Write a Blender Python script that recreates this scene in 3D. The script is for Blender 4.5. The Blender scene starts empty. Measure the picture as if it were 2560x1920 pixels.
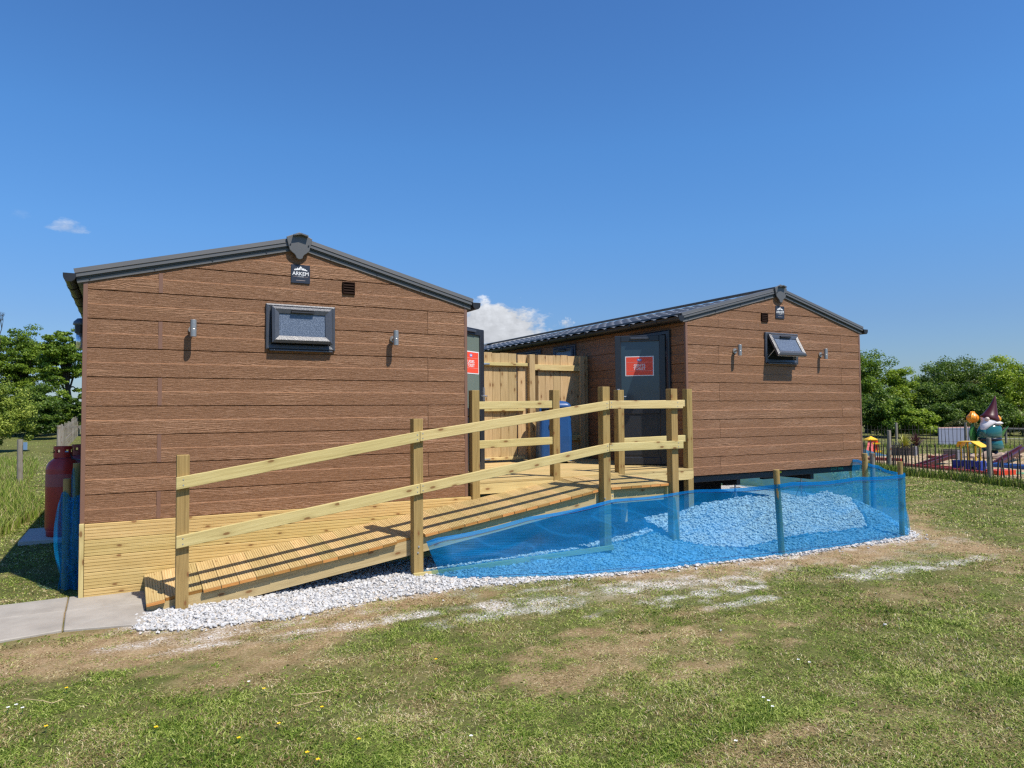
import bpy, bmesh, math, random
import numpy as np
from mathutils import Vector, Matrix
random.seed(7); np.random.seed(7)
C = bpy.context.scene.collection
SC = bpy.context.scene
rad = math.radians
# ------------------------------------------------------------------ camera
YAW, PITCH, ROLL, FPX = 0.4993, 0.0387, -0.0085, 1762.2
CAM = Vector((0.346, -7.121, 1.573))
cd = bpy.data.cameras.new("camera"); cam = bpy.data.objects.new("camera", cd); C.objects.link(cam)
cd.sensor_width = 36; cd.lens = FPX/2560*36; cd.clip_start = 0.05; cd.clip_end = 3000
cam.matrix_world = Matrix.Translation(CAM) @ (Matrix.Rotation(-YAW,4,'Z') @ Matrix.Rotation(math.pi/2+PITCH,4,'X') @ Matrix.Rotation(ROLL,4,'Z'))
SC.camera = cam
RIGHT = Vector((math.cos(YAW), -math.sin(YAW), 0)); FWD = Vector((math.sin(YAW), math.cos(YAW), 0))
def W(px, py, d):
    "point seen at photo pixel (2560 wide) at distance d along the view"
    q = cam.matrix_world.to_3x3() @ Vector(((px-1280)/FPX, -(py-960)/FPX, -1))
    return CAM + q*(d/q.dot(FWD))
def G(px, py, z=0):
    q = cam.matrix_world.to_3x3() @ Vector(((px-1280)/FPX, -(py-960)/FPX, -1))
    return CAM + q*((z-CAM.z)/q.z)
# ------------------------------------------------------------------ light
SUN = Vector((0.43, -1.0, 1.72)).normalized()
SUN_EL = math.asin(SUN.z); SUN_AZ = math.atan2(SUN.x, SUN.y)
wd = bpy.data.worlds.new("World"); SC.world = wd; wd.use_nodes = True
nt = wd.node_tree; nt.nodes.clear()
def N(nt, t, **k):
    n = nt.nodes.new(t)
    for a, b in k.items():
        if a == 'inp':
            for i, v in b.items(): n.inputs[i].default_value = v
        else: setattr(n, a, b)
    return n
def L(nt, a, b): nt.links.new(a, b)
def M_(nt, op, a, b=None, c=None, clamp=False):
    n = nt.nodes.new('ShaderNodeMath'); n.operation = op; n.use_clamp = clamp
    for i, v in enumerate((a, b, c)):
        if v is None: continue
        if isinstance(v, (int, float)): n.inputs[i].default_value = v
        else: nt.links.new(v, n.inputs[i])
    return n.outputs[0]
sky = N(nt, 'ShaderNodeTexSky', sky_type='NISHITA', sun_disc=False, sun_elevation=SUN_EL, sun_rotation=SUN_AZ, air_density=1.15, dust_density=0.3, ozone_density=3.0, altitude=50)
tc = N(nt, 'ShaderNodeTexCoord'); D = tc.outputs['Generated']
def cloud(px, py, wx, wy, seed, thr, soft, am=2.6, ns=9.0):
    c = (W(px, py, 1)-CAM).normalized(); r = c.cross(Vector((0,0,1))).normalized(); u = r.cross(c)
    def dot(v):
        n = N(nt, 'ShaderNodeVectorMath', operation='DOT_PRODUCT'); L(nt, D, n.inputs[0]); n.inputs[1].default_value = v; return n.outputs['Value']
    dc = M_(nt, 'MAXIMUM', dot(c), 0.2); x = M_(nt, 'DIVIDE', dot(r), dc); y = M_(nt, 'DIVIDE', dot(u), dc)
    x = M_(nt, 'DIVIDE', x, wx); y = M_(nt, 'DIVIDE', y, wy)
    cb = N(nt, 'ShaderNodeCombineXYZ'); L(nt, x, cb.inputs[0]); L(nt, y, cb.inputs[1]); cb.inputs[2].default_value = seed
    no = N(nt, 'ShaderNodeTexNoise', inp={'Scale': ns*0.22, 'Detail': 9, 'Roughness': 0.62}); L(nt, cb.outputs[0], no.inputs['Vector'])
    rr = M_(nt, 'SQRT', M_(nt, 'ADD', M_(nt, 'MULTIPLY', x, x), M_(nt, 'MULTIPLY', y, y)))
    f = M_(nt, 'ADD', M_(nt, 'SUBTRACT', 1.0, rr), M_(nt, 'MULTIPLY', M_(nt, 'SUBTRACT', no.outputs['Fac'], 0.5), am))
    m = M_(nt, 'DIVIDE', M_(nt, 'SUBTRACT', f, thr), soft, clamp=True)
    front = M_(nt, 'GREATER_THAN', dot(c), 0.5)
    return M_(nt, 'MULTIPLY', m, front), no.outputs['Fac'], y
_sx = N(nt, 'ShaderNodeSeparateXYZ'); L(nt, D, _sx.inputs[0])
_cr = N(nt, 'ShaderNodeValToRGB'); L(nt, _sx.outputs[2], _cr.inputs[0]); _e = _cr.color_ramp.elements
while len(_e) < 5: _e.new(0.5)
for _i, (_p, _c) in enumerate([(0.0,(.37,.46,.66)),(0.118,(.375,.51,.74)),(0.236,(.39,.645,.92)),(0.35,(.385,.695,1.0)),(0.5,(.37,.65,.965))]): _e[_i].position=_p; _e[_i].color=(*_c,1)
_mx = N(nt, 'ShaderNodeMix', data_type='RGBA', blend_type='MULTIPLY'); _mx.inputs[0].default_value=1; L(nt, sky.outputs[0], _mx.inputs[6]); L(nt, _cr.outputs[0], _mx.inputs[7])
bgcol = _mx.outputs[2]
for (px, py, wx, wy, sd, thr, soft, amp, ns) in (
        (1250, 815, 0.080, 0.047, 3.1, 0.22, 0.22, 1.0, 9.0), (1205, 800, 0.048, 0.036, 9.4, 0.20, 0.28, 1.0, 9.0),
        (1335, 800, 0.040, 0.018, 5.7, 0.45, 0.6, 0.55, 9.0), (1415, 808, 0.012, 0.010, 8.3, 0.3, 0.7, 0.7, 7.0),
        (168, 565, 0.026, 0.012, 4.4, 0.30, 0.9, 0.50, 6.0), (48, 535, 0.018, 0.012, 6.4, 0.5, 1.2, 0.10, 6.0)):
    m, nf, yy = cloud(px, py, wx, wy, sd, thr, soft, 1.5 if amp == 1.0 else 2.6, ns)
    sh = M_(nt, 'MULTIPLY_ADD', nf, 5.5, 1.7); sh = M_(nt, 'MULTIPLY_ADD', yy, 0.9, sh)  # cloud light and shade put into the colour: noise, brighter upwards
    cc = N(nt, 'ShaderNodeCombineColor'); L(nt, M_(nt,'MULTIPLY',sh,0.93), cc.inputs[0]); L(nt, M_(nt,'MULTIPLY',sh,0.97), cc.inputs[1]); L(nt, M_(nt,'MULTIPLY',sh,1.04), cc.inputs[2])
    mx = N(nt, 'ShaderNodeMix', data_type='RGBA'); L(nt, M_(nt, 'MULTIPLY', m, amp), mx.inputs[0]); L(nt, bgcol, mx.inputs[6]); L(nt, cc.outputs[0], mx.inputs[7])
    bgcol = mx.outputs[2]
SKY_STRENGTH = 0.130
bg = N(nt, 'ShaderNodeBackground', inp={'Strength': SKY_STRENGTH}); L(nt, bgcol, bg.inputs[0])
wo = N(nt, 'ShaderNodeOutputWorld'); L(nt, bg.outputs[0], wo.inputs[0])
sl = bpy.data.lights.new("sun", 'SUN'); sl.energy = 5.0; sl.angle = rad(0.53); sl.color = (1.0, 0.93, 0.83)
so = bpy.data.objects.new("sun", sl); C.objects.link(so); so.location = (5, -20, 30)
so.rotation_euler = (-SUN).to_track_quat('-Z', 'Y').to_euler()
SC.view_settings.view_transform = 'Standard'; SC.view_settings.look = 'None'; SC.view_settings.exposure = 0.26; SC.view_settings.gamma = 1
SC.cycles.use_denoising = False; SC.cycles.filter_width = 1.35; SC.cycles.adaptive_threshold = 0.008
SC.cycles.sample_clamp_indirect = 4.0; SC.cycles.transparent_max_bounces = 24; SC.cycles.max_bounces = 8; SC.cycles.caustics_reflective = False; SC.cycles.caustics_refractive = False
# ------------------------------------------------------------------ materials
def mat(name, col=(0.5,0.5,0.5), rough=0.5, metal=0.0, spec=0.5):
    m = bpy.data.materials.new(name); m.use_nodes = True; nt = m.node_tree
    b = nt.nodes['Principled BSDF']; b.inputs['Base Color'].default_value = (*col, 1)
    b.inputs['Roughness'].default_value = rough; b.inputs['Metallic'].default_value = metal
    b.inputs['Specular IOR Level'].default_value = spec
    return m, nt, b
def ramp(nt, fac, stops):
    r = N(nt, 'ShaderNodeValToRGB'); e = r.color_ramp.elements
    while len(e) < len(stops): e.new(0.5)
    for i, (p, c) in enumerate(stops): e[i].position = p; e[i].color = (*c, 1)
    L(nt, fac, r.inputs[0]); return r.outputs[0]
def mixc(nt, f, a, b, mode='MIX'):
    n = N(nt, 'ShaderNodeMix', data_type='RGBA', blend_type=mode)
    for s, v in ((0, f), (6, a), (7, b)):
        if isinstance(v, (int, float)): n.inputs[s].default_value = v
        elif isinstance(v, tuple): n.inputs[s].default_value = (*v, 1)
        else: L(nt, v, n.inputs[s])
    return n.outputs[2]
def attr(nt, name): return N(nt, 'ShaderNodeAttribute', attribute_name=name)
def mapped(nt, vec, sc):
    n = N(nt, 'ShaderNodeMapping'); n.inputs['Scale'].default_value = sc; L(nt, vec, n.inputs[0]); return n.outputs[0]
def noise(nt, vec, scale, detail=4, rough=0.5, dist=0.0):
    n = N(nt, 'ShaderNodeTexNoise', inp={'Scale': scale, 'Detail': detail, 'Roughness': rough, 'Distortion': dist})
    if vec is not None: L(nt, vec, n.inputs['Vector'])
    return n.outputs['Fac']
def bump(nt, b, h, strength, dist=0.01):
    n = N(nt, 'ShaderNodeBump', inp={'Strength': strength, 'Distance': dist}); L(nt, h, n.inputs['Height']); L(nt, n.outputs[0], b.inputs['Normal'])
def timber(name, lo, mid, hi, knot=(0.20,0.09,0.03), knots=1.0, rough=0.75, hue=0.25):
    m, nt, b = mat(name, mid, rough, spec=0.25)
    gc = attr(nt, 'gc').outputs['Vector']; rn = attr(nt, 'rnd').outputs['Fac']
    wv = noise(nt, mapped(nt, gc, (0.8, 5, 5)), 2.0, 3, 0.5)
    g1 = noise(nt, mapped(nt, gc, (1.6, 42, 42)), 1.6, 5, 0.6, 0.6)
    g2 = noise(nt, mapped(nt, gc, (9, 160, 160)), 1.0, 3, 0.6)
    f = M_(nt, 'ADD', M_(nt, 'MULTIPLY', g1, 0.75), M_(nt, 'MULTIPLY', wv, 0.25))
    col = ramp(nt, f, [(0.30, lo), (0.5, mid), (0.70, hi)])
    col = mixc(nt, M_(nt, 'MULTIPLY', g2, 0.35), col, tuple(x*0.72 for x in mid))
    # knots
    vo = N(nt, 'ShaderNodeTexVoronoi', voronoi_dimensions='2D', inp={'Scale': 1.0, 'Randomness': 1.0}); _s = N(nt,'ShaderNodeSeparateXYZ'); L(nt, gc, _s.inputs[0]); _c = N(nt,'ShaderNodeCombineXYZ'); L(nt, M_(nt,'MULTIPLY',_s.outputs[0],4.5), _c.inputs[0]); L(nt, M_(nt,'MULTIPLY',M_(nt,'ADD',_s.outputs[1],_s.outputs[2]),11.0), _c.inputs[1]); L(nt, _c.outputs[0], vo.inputs['Vector'])
    sep = N(nt, 'ShaderNodeSeparateColor'); L(nt, vo.outputs['Color'], sep.inputs[0])
    size = M_(nt, 'MULTIPLY', M_(nt, 'GREATER_THAN', sep.outputs[0], 0.62), 0.15*knots)
    k = M_(nt, 'DIVIDE', M_(nt, 'SUBTRACT', size, vo.outputs['Distance']), 0.06, clamp=True)
    halo = M_(nt, 'MULTIPLY', M_(nt, 'DIVIDE', M_(nt, 'SUBTRACT', M_(nt,'MULTIPLY',size,2.6), vo.outputs['Distance']), 0.25, clamp=True), 0.45)
    col = mixc(nt, halo, col, tuple(x*0.62 for x in (mid[0], mid[1]*0.9, mid[2]*0.8)))
    col = mixc(nt, M_(nt,'MULTIPLY',k,0.85), col, knot)
    hs = N(nt, 'ShaderNodeHueSaturation'); L(nt, col, hs.inputs['Color'])
    L(nt, M_(nt, 'MULTIPLY_ADD', rn, hue, 1-hue/2), hs.inputs['Value']); L(nt, M_(nt, 'MULTIPLY_ADD', rn, -0.014, 0.504), hs.inputs['Hue'])
    L(nt, hs.outputs[0], b.inputs['Base Color'])
    bump(nt, b, M_(nt,'ADD',g1,g2), 0.25, 0.004)
    return m
T_RAIL = timber('pale_rail_timber', (0.43,0.325,0.125), (0.60,0.48,0.205), (0.71,0.59,0.28), hue=0.12)
T_POST = timber('treated_post_timber', (0.22,0.15,0.05), (0.34,0.24,0.085), (0.45,0.33,0.13), knots=0.8, hue=0.16)
T_DECK = timber('deck_timber', (0.38,0.265,0.105), (0.52,0.385,0.165), (0.65,0.50,0.24), knots=0.5, hue=0.26)
T_SKIRT = timber('skirting_timber', (0.43,0.30,0.10), (0.60,0.43,0.165), (0.72,0.54,0.24), knots=0.8, hue=0.14)
T_JOIST = timber('joist_timber', (0.34,0.25,0.11), (0.48,0.37,0.18), (0.58,0.46,0.24))
T_FENCE = timber('fence_timber', (0.38,0.25,0.11), (0.55,0.39,0.19), (0.68,0.50,0.27), hue=0.36)
T_FEND = timber('cut_end_timber', (0.34,0.15,0.035), (0.50,0.24,0.06), (0.60,0.34,0.11), knots=0, hue=0.8)
T_OLD = timber('weathered_timber', (0.17,0.15,0.12), (0.27,0.24,0.19), (0.38,0.34,0.28), hue=0.4)
T_DARKOLD = timber('rough_brown_timber', (0.08,0.045,0.018), (0.17,0.10,0.04), (0.30,0.20,0.09), hue=0.3)
T_PALE_DARK = timber('dark_paling_timber', (0.030,0.026,0.022), (0.06,0.052,0.042), (0.13,0.115,0.10), knots=0, hue=0.6)
def clad_mat():
    m, nt, b = mat('brown_cladding', rough=0.42, spec=0.35)
    gc = attr(nt, 'gc').outputs['Vector']; rn = attr(nt, 'rnd').outputs['Fac']
    big = noise(nt, mapped(nt, gc, (1.1, 9, 1)), 1.0, 3, 0.5)
    sp = N(nt, 'ShaderNodeSeparateXYZ'); L(nt, gc, sp.inputs[0])
    ph = M_(nt, 'MULTIPLY_ADD', sp.outputs[1], 420.0, M_(nt, 'MULTIPLY', big, 75.0))
    cath = M_(nt, 'MULTIPLY_ADD', M_(nt, 'SINE', ph), 0.5, 0.5)
    sel = ramp(nt, noise(nt, mapped(nt, gc, (0.8, 5, 1)), 1.0, 2), [(0.50, (0,0,0)), (0.60, (1,1,1))])
    fine = noise(nt, mapped(nt, gc, (16, 190, 1)), 1.0, 4, 0.65, 0.8)
    mid = noise(nt, mapped(nt, gc, (7, 80, 1)), 1.0, 4, 0.6, 0.5)
    h = M_(nt, 'ADD', M_(nt, 'MULTIPLY', M_(nt,'MULTIPLY',cath,sel), 0.26), M_(nt, 'ADD', M_(nt,'MULTIPLY',fine,0.75), M_(nt,'MULTIPLY',mid,0.55)))
    col = ramp(nt, h, [(0.36, (0.158,0.073,0.033)), (0.64, (0.240,0.117,0.055)), (0.95, (0.33,0.175,0.092))])
    hs = N(nt, 'ShaderNodeHueSaturation'); L(nt, col, hs.inputs['Color']); L(nt, M_(nt,'MULTIPLY_ADD',rn,0.07,0.965), hs.inputs['Value']); L(nt, hs.outputs[0], b.inputs['Base Color'])
    L(nt, M_(nt,'MULTIPLY_ADD', noise(nt, mapped(nt, gc, (0.5,3,1)), 1.0, 2), 0.25, 0.34), b.inputs['Roughness'])
    bump(nt, b, h, 1.0, 0.011)
    return m
CLAD = clad_mat()
def simple(name, col, rough=0.5, metal=0, spec=0.5, var=0.12, sc=8, bmp=0.0):
    m, nt, b = mat(name, col, rough, metal, spec)
    tcn = N(nt, 'ShaderNodeTexCoord').outputs['Object']
    n = noise(nt, tcn, sc, 5, 0.6)
    hs = N(nt, 'ShaderNodeHueSaturation', inp={'Color': (*col,1)}); L(nt, M_(nt,'MULTIPLY_ADD',n,var*2,1-var), hs.inputs['Value']); L(nt, hs.outputs[0], b.inputs['Base Color'])
    L(nt, M_(nt,'MULTIPLY_ADD',n,0.2,rough-0.1), b.inputs['Roughness'])
    if bmp: bump(nt, b, noise(nt, tcn, sc*12, 3), bmp, 0.003)
    return m
TRIM = simple('brown_trim', (0.20,0.105,0.068), 0.45, var=0.05)
METAL = simple('grey_roof_metal', (0.105,0.106,0.106), 0.42, 0.0, 0.5, 0.08, 3)
TILEM = simple('grey_tile_sheet', (0.17,0.175,0.18), 0.42, 0.0, 0.5, 0.12, 2)
ANTH = simple('anthracite_plastic', (0.024,0.027,0.034), 0.34, 0, 0.6, 0.08, 20, 0.06)
FRAMEM = simple('grained_frame', (0.058,0.064,0.078), 0.34, 0, 0.7, 0.25, 30, 0.5)
BLACK = simple('black_plastic', (0.012,0.012,0.013), 0.42, 0, 0.6)
DARKM = simple('dark_void', (0.006,0.006,0.006), 0.9)
CHAS = simple('chassis_paint', (0.022,0.025,0.030), 0.45, 0, 0.5, 0.5, 5, 0.2)
VENTM = simple('brown_vent_plastic', (0.018,0.008,0.005), 0.75, 0, 0.08)
STEEL = simple('brushed_steel', (0.40,0.385,0.36), 0.38, 0.7, 0.5, 0.15, 30)
GALV = simple('galvanised_steel', (0.60,0.62,0.65), 0.42, 0.85, 0.5, 0.2, 15)
WHITE = simple('white_paint', (0.80,0.80,0.80), 0.5, var=0.05)
PANELN = simple('navy_plate', (0.018,0.024,0.040), 0.45)
REDP = simple('red_poster', (0.85,0.085,0.04), 0.5, var=0.04)
BLUEP = simple('blue_print', (0.12,0.20,0.55), 0.5)
SOCK = simple('concrete_block', (0.45,0.44,0.42), 0.9, var=0.2, sc=12, bmp=0.3)
def glass_obscure():
    m, nt, b = mat('obscure_glass', (0.16,0.20,0.27), 0.30, 0, 0.5)
    oc = N(nt, 'ShaderNodeTexCoord').outputs['Object']
    v = N(nt, 'ShaderNodeTexVoronoi', inp={'Scale': 130}); L(nt, oc, v.inputs['Vector'])
    col = ramp(nt, v.outputs['Distance'], [(0.1, (0.040,0.058,0.090)), (0.4, (0.075,0.10,0.145)), (0.7, (0.155,0.19,0.25))])
    L(nt, col, b.inputs['Base Color']); bump(nt, b, v.outputs['Distance'], 0.35, 0.003); return m
OBG = glass_obscure()
def glass_door(name, col):
    m, nt, b = mat(name, col, 0.16, 0, 0.9)
    oc = N(nt, 'ShaderNodeTexCoord').outputs['Object']
    bump(nt, b, noise(nt, oc, 2.2, 2), 0.15, 0.02); return m
DGL = glass_door('tinted_door_glass', (0.024,0.048,0.068))
DGL2 = glass_door('pale_door_glass', (0.16,0.20,0.17))
CLEARG, _nt, _b = mat('clear_plastic', (0.8,0.85,0.9), 0.1); _b.inputs['Transmission Weight'].default_value = 0.85
def net_mat():
    m, nt, b = mat('blue_debris_net', (0.004,0.27,0.68), 0.5, 0, 0.2)
    gc = attr(nt, 'gc').outputs['Vector']
    sp = N(nt, 'ShaderNodeSeparateXYZ'); L(nt, gc, sp.inputs[0])
    st = M_(nt, 'MULTIPLY_ADD', M_(nt, 'SINE', M_(nt, 'MULTIPLY_ADD', sp.outputs[1], 2*math.pi/0.019, M_(nt,'MULTIPLY',noise(nt, mapped(nt, gc, (1.5,2,1)), 1.5, 2),10.0))), 0.5, 0.5)
    fade = M_(nt, 'MULTIPLY', M_(nt, 'SUBTRACT', noise(nt, mapped(nt, gc, (0.7,3,1)), 1.0, 2), 0.35, clamp=True), 1.4)
    n2 = noise(nt, mapped(nt, gc, (1.2, 4, 1)), 2.0, 4, 0.6)
    fac = M_(nt, 'ADD', M_(nt, 'MULTIPLY_ADD', n2, 0.30, 0.11), M_(nt, 'MULTIPLY', M_(nt,'MULTIPLY',st,fade), 0.55), clamp=True)
    wv = M_(nt, 'MULTIPLY', M_(nt, 'SUBTRACT', noise(nt, mapped(nt, gc, (150, 260, 1)), 1.0, 2, 0.7), 0.5), 0.9); fac = M_(nt, 'ADD', fac, wv, clamp=True)
    cr = noise(nt, mapped(nt, gc, (1.1, 2.0, 1)), 1.2, 1, 0.4, 0.3); crs = M_(nt, 'MULTIPLY', M_(nt, 'SUBTRACT', 0.035, M_(nt,'ABSOLUTE', M_(nt,'SUBTRACT',cr,0.5)), clamp=True), 3.0); fac = M_(nt, 'ADD', fac, crs, clamp=True)
    tr = N(nt, 'ShaderNodeBsdfTransparent', inp={'Color': (0.46,0.80,1.0,1)})
    tl = N(nt, 'ShaderNodeBsdfTranslucent', inp={'Color': (0.005,0.40,0.90,1)})
    m1 = N(nt, 'ShaderNodeMixShader', inp={0: 0.4}); L(nt, b.outputs[0], m1.inputs[1]); L(nt, tl.outputs[0], m1.inputs[2])
    m2 = N(nt, 'ShaderNodeMixShader'); L(nt, fac, m2.inputs[0]); L(nt, tr.outputs[0], m2.inputs[1]); L(nt, m1.outputs[0], m2.inputs[2])
    L(nt, m2.outputs[0], nt.nodes['Material Output'].inputs[0]); return m
NET = net_mat()
# ------------------------------------------------------------------ mesh builder
class MB:
    def __init__(s): s.v=[]; s.f=[]; s.g=[]; s.r=[]; s.mi=[]
    def add(s, vs, fs, gs=None, rnd=None, mi=0):
        o = len(s.v); s.v += [tuple(v) for v in vs]; s.f += [tuple(i+o for i in f) for f in fs]
        s.g += [tuple(g) for g in (gs if gs is not None else vs)]
        r = random.random() if rnd is None else rnd; s.r += [r]*len(vs); s.mi += [mi]*len(fs)
    def ob(s, o, U, V, Wd, lu, lv, lw, rnd=None, mi=0):
        "box from corner o along unit dirs; grain runs along U"
        o = Vector(o); U = Vector(U).normalized(); V = Vector(V).normalized(); Wd = Vector(Wd).normalized()
        R = [random.uniform(0, 50) for _ in range(3)]
        vs=[]; gs=[]
        for a in (0,1):
            for b in (0,1):
                for c in (0,1):
                    vs.append(o+U*lu*a+V*lv*b+Wd*lw*c); gs.append((R[0]+lu*a, R[1]+lv*b, R[2]+lw*c))
        fs = [(0,1,3,2),(4,6,7,5),(0,4,5,1),(2,3,7,6),(0,2,6,4),(1,5,7,3)]
        if U.cross(V).dot(Wd) < 0: fs = [f[::-1] for f in fs]
        s.add(vs, fs, gs, rnd, mi); return s
    def box(s, x0,x1,y0,y1,z0,z1, axis='x', rnd=None, mi=0):
        if axis=='x': return s.ob((x0,y0,z0),(1,0,0),(0,1,0),(0,0,1),x1-x0,y1-y0,z1-z0,rnd,mi)
        if axis=='y': return s.ob((x0,y0,z0),(0,1,0),(0,0,1),(1,0,0),y1-y0,z1-z0,x1-x0,rnd,mi)
        return s.ob((x0,y0,z0),(0,0,1),(1,0,0),(0,1,0),z1-z0,x1-x0,y1-y0,rnd,mi)
    def ext(s, prof, o, U, A, B, lu, rnd=None, mi=0, taper=None):
        "extrude 2-D profile (a,b) along U; profile closed"
        o=Vector(o); U=Vector(U).normalized(); A=Vector(A).normalized(); B=Vector(B).normalized(); n=len(prof)
        R=[random.uniform(0,50) for _ in range(3)]; vs=[]; gs=[]
        for e in (0,1):
            for a,b in prof: vs.append(o+U*lu*e+A*a+B*b); gs.append((R[0]+lu*e,R[1]+a,R[2]+b))
        fs=[(i,(i+1)%n,(i+1)%n+n,i+n) for i in range(n)]+[tuple(range(n))[::-1], tuple(range(n,2*n))]
        ar=sum(prof[i][0]*prof[(i+1)%n][1]-prof[(i+1)%n][0]*prof[i][1] for i in range(n))
        if (ar*A.cross(B).dot(U))<0: fs=[f[::-1] for f in fs]
        s.add(vs,fs,gs,rnd,mi); return s
    def cyl(s, p0, p1, r0, r1=None, n=16, rnd=None, caps=True, mi=0):
        p0=Vector(p0); p1=Vector(p1); r1=r0 if r1 is None else r1; d=(p1-p0); l=d.length; d.normalize()
        a=d.orthogonal().normalized(); b=d.cross(a); R=random.uniform(0,50); vs=[]; gs=[]
        for e,(p,r) in enumerate(((p0,r0),(p1,r1))):
            for i in range(n):
                t=2*math.pi*i/n; vs.append(p+a*math.cos(t)*r+b*math.sin(t)*r); gs.append((R+l*e, R+math.cos(t)*r, math.sin(t)*r))
        fs=[(i,(i+1)%n,(i+1)%n+n,i+n) for i in range(n)]
        if caps: fs+=[tuple(range(n))[::-1],tuple(range(n,2*n))]
        s.add(vs,fs,gs,rnd,mi); return s
    def lathe(s, prof, o=(0,0,0), n=24, axis=(0,0,1), mi=0):
        o=Vector(o); ax=Vector(axis).normalized(); a=ax.orthogonal().normalized(); b=ax.cross(a); vs=[]; fs=[]
        for r,z in prof:
            for i in range(n):
                t=2*math.pi*i/n; vs.append(o+ax*z+a*math.cos(t)*r+b*math.sin(t)*r)
        for k in range(len(prof)-1):
            for i in range(n): j=(i+1)%n; fs.append((k*n+i,k*n+j,(k+1)*n+j,(k+1)*n+i))
        fs.append(tuple(range(n))[::-1]); fs.append(tuple(range((len(prof)-1)*n,len(prof)*n)))
        s.add(vs,fs,None,None,mi); return s
    def tube(s, pts, r, n=8):
        for i in range(len(pts)-1): s.cyl(pts[i],pts[i+1],r,r,n)
        return s
    def build(s, name, m, parent=None, bev=0.0, seg=1, smooth=False, **tags):
        base = Vector(parent_world(parent))
        if parent is None:
            a=np.array(s.v); base=Vector(((a[:,0].min()+a[:,0].max())/2,(a[:,1].min()+a[:,1].max())/2,a[:,2].min()))
        me=bpy.data.meshes.new(name); me.from_pydata([Vector(v)-base for v in s.v],[],s.f)
        for mm in (m if isinstance(m,(list,tuple)) else [m]): me.materials.append(mm)
        if any(s.mi): me.polygons.foreach_set('material_index', s.mi)
        ga=me.attributes.new('gc','FLOAT_VECTOR','POINT'); ga.data.foreach_set('vector',np.array(s.g,dtype=np.float32).ravel())
        ra=me.attributes.new('rnd','FLOAT','POINT'); ra.data.foreach_set('value',np.array(s.r,dtype=np.float32))
        if smooth: me.shade_smooth()
        me.update()
        o=bpy.data.objects.new(name,me); C.objects.link(o)
        if parent is None: o.location=base
        else: o.parent=parent
        if bev: md=o.modifiers.new('bevel','BEVEL'); md.width=bev; md.segments=seg; md.limit_method='ANGLE'; md.angle_limit=rad(40)
        for k,v in tags.items(): o[k]=v
        return o
def parent_world(p):
    v=Vector((0,0,0))
    while p is not None: v+=p.location; p=p.parent
    return v
def thing(name, loc, label, cat, group=None):
    o=bpy.data.objects.new(name,None); C.objects.link(o); o.location=loc; o.empty_display_size=0.2
    o['label']=label; o['category']=cat
    if group: o['group']=group
    return o
def tagd(label, cat, group=None):
    d={'label':label,'category':cat}
    if group: d['group']=group
    return d
def npmesh(name, V, F, m, attrs={}, smooth=False, parent=None, **tags):
    me=bpy.data.meshes.new(name); nv=len(V); nf=len(F); k=F.shape[1]
    me.vertices.add(nv); me.vertices.foreach_set('co',V.astype(np.float32).ravel())
    me.loops.add(nf*k); me.loops.foreach_set('vertex_index',F.astype(np.int32).ravel())
    me.polygons.add(nf); me.polygons.foreach_set('loop_start',np.arange(0,nf*k,k,dtype=np.int32))
    me.polygons.foreach_set('loop_total',np.full(nf,k,dtype=np.int32))
    me.update(calc_edges=True)
    for an,(ty,dom,data) in attrs.items():
        a=me.attributes.new(an,ty,dom); a.data.foreach_set({'FLOAT':'value','FLOAT_VECTOR':'vector','FLOAT_COLOR':'color'}[ty],data.astype(np.float32).ravel())
    me.materials.append(m)
    (me.shade_smooth if smooth else me.shade_flat)()
    me.validate()
    o=bpy.data.objects.new(name,me); C.objects.link(o)
    if parent is not None: o.parent=parent
    for kk,v in tags.items(): o[kk]=v
    return o
def text(body, size, o, U, V, m, parent, name='lettering', depth=0.001, bold=0.0, align='CENTER', space=1.0):
    cu=bpy.data.curves.new(name,'FONT'); cu.body=body; cu.size=size; cu.align_x=align; cu.align_y='CENTER'; cu.extrude=depth; cu.offset=bold*size; cu.space_character=space
    t=bpy.data.objects.new('tmp',cu); C.objects.link(t); bpy.context.view_layer.update()
    me=bpy.data.meshes.new_from_object(t.evaluated_get(bpy.context.evaluated_depsgraph_get()))
    bpy.data.objects.remove(t); U=Vector(U).normalized(); V=Vector(V).normalized(); Nn=U.cross(V)
    mw=Matrix((( *U,0),(*V,0),(*Nn,0),(0,0,0,1))).transposed(); mw.translation=Vector(o)-parent_world(parent)
    me.transform(mw); me.materials.clear(); me.materials.append(m); me.name=name
    ob=bpy.data.objects.new(name,me); C.objects.link(ob); ob.parent=parent; return ob
# value noise
def vnoise(x, y, seed=0):
    xi=np.floor(x).astype(np.int64); yi=np.floor(y).astype(np.int64); xf=x-xi; yf=y-yi
    def h(a,b):
        n=(a*374761393+b*668265263+seed*974634777)&0x7fffffff; n=((n^(n>>13))*1274126177)&0x7fffffff
        return ((n^(n>>16))&0xffff)/65535.0
    u=xf*xf*(3-2*xf); v=yf*yf*(3-2*yf)
    return (h(xi,yi)*(1-u)+h(xi+1,yi)*u)*(1-v)+(h(xi,yi+1)*(1-u)+h(xi+1,yi+1)*u)*v
def fbm(x,y,seed=0,o=4):
    s=0;a=0.5;t=0
    for i in range(o): s=s+a*vnoise(x*2**i,y*2**i,seed+i); t+=a; a*=0.5
    return s/t
def sstep(a,b,x): t=np.clip((x-a)/(b-a),0,1); return t*t*(3-2*t)
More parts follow.
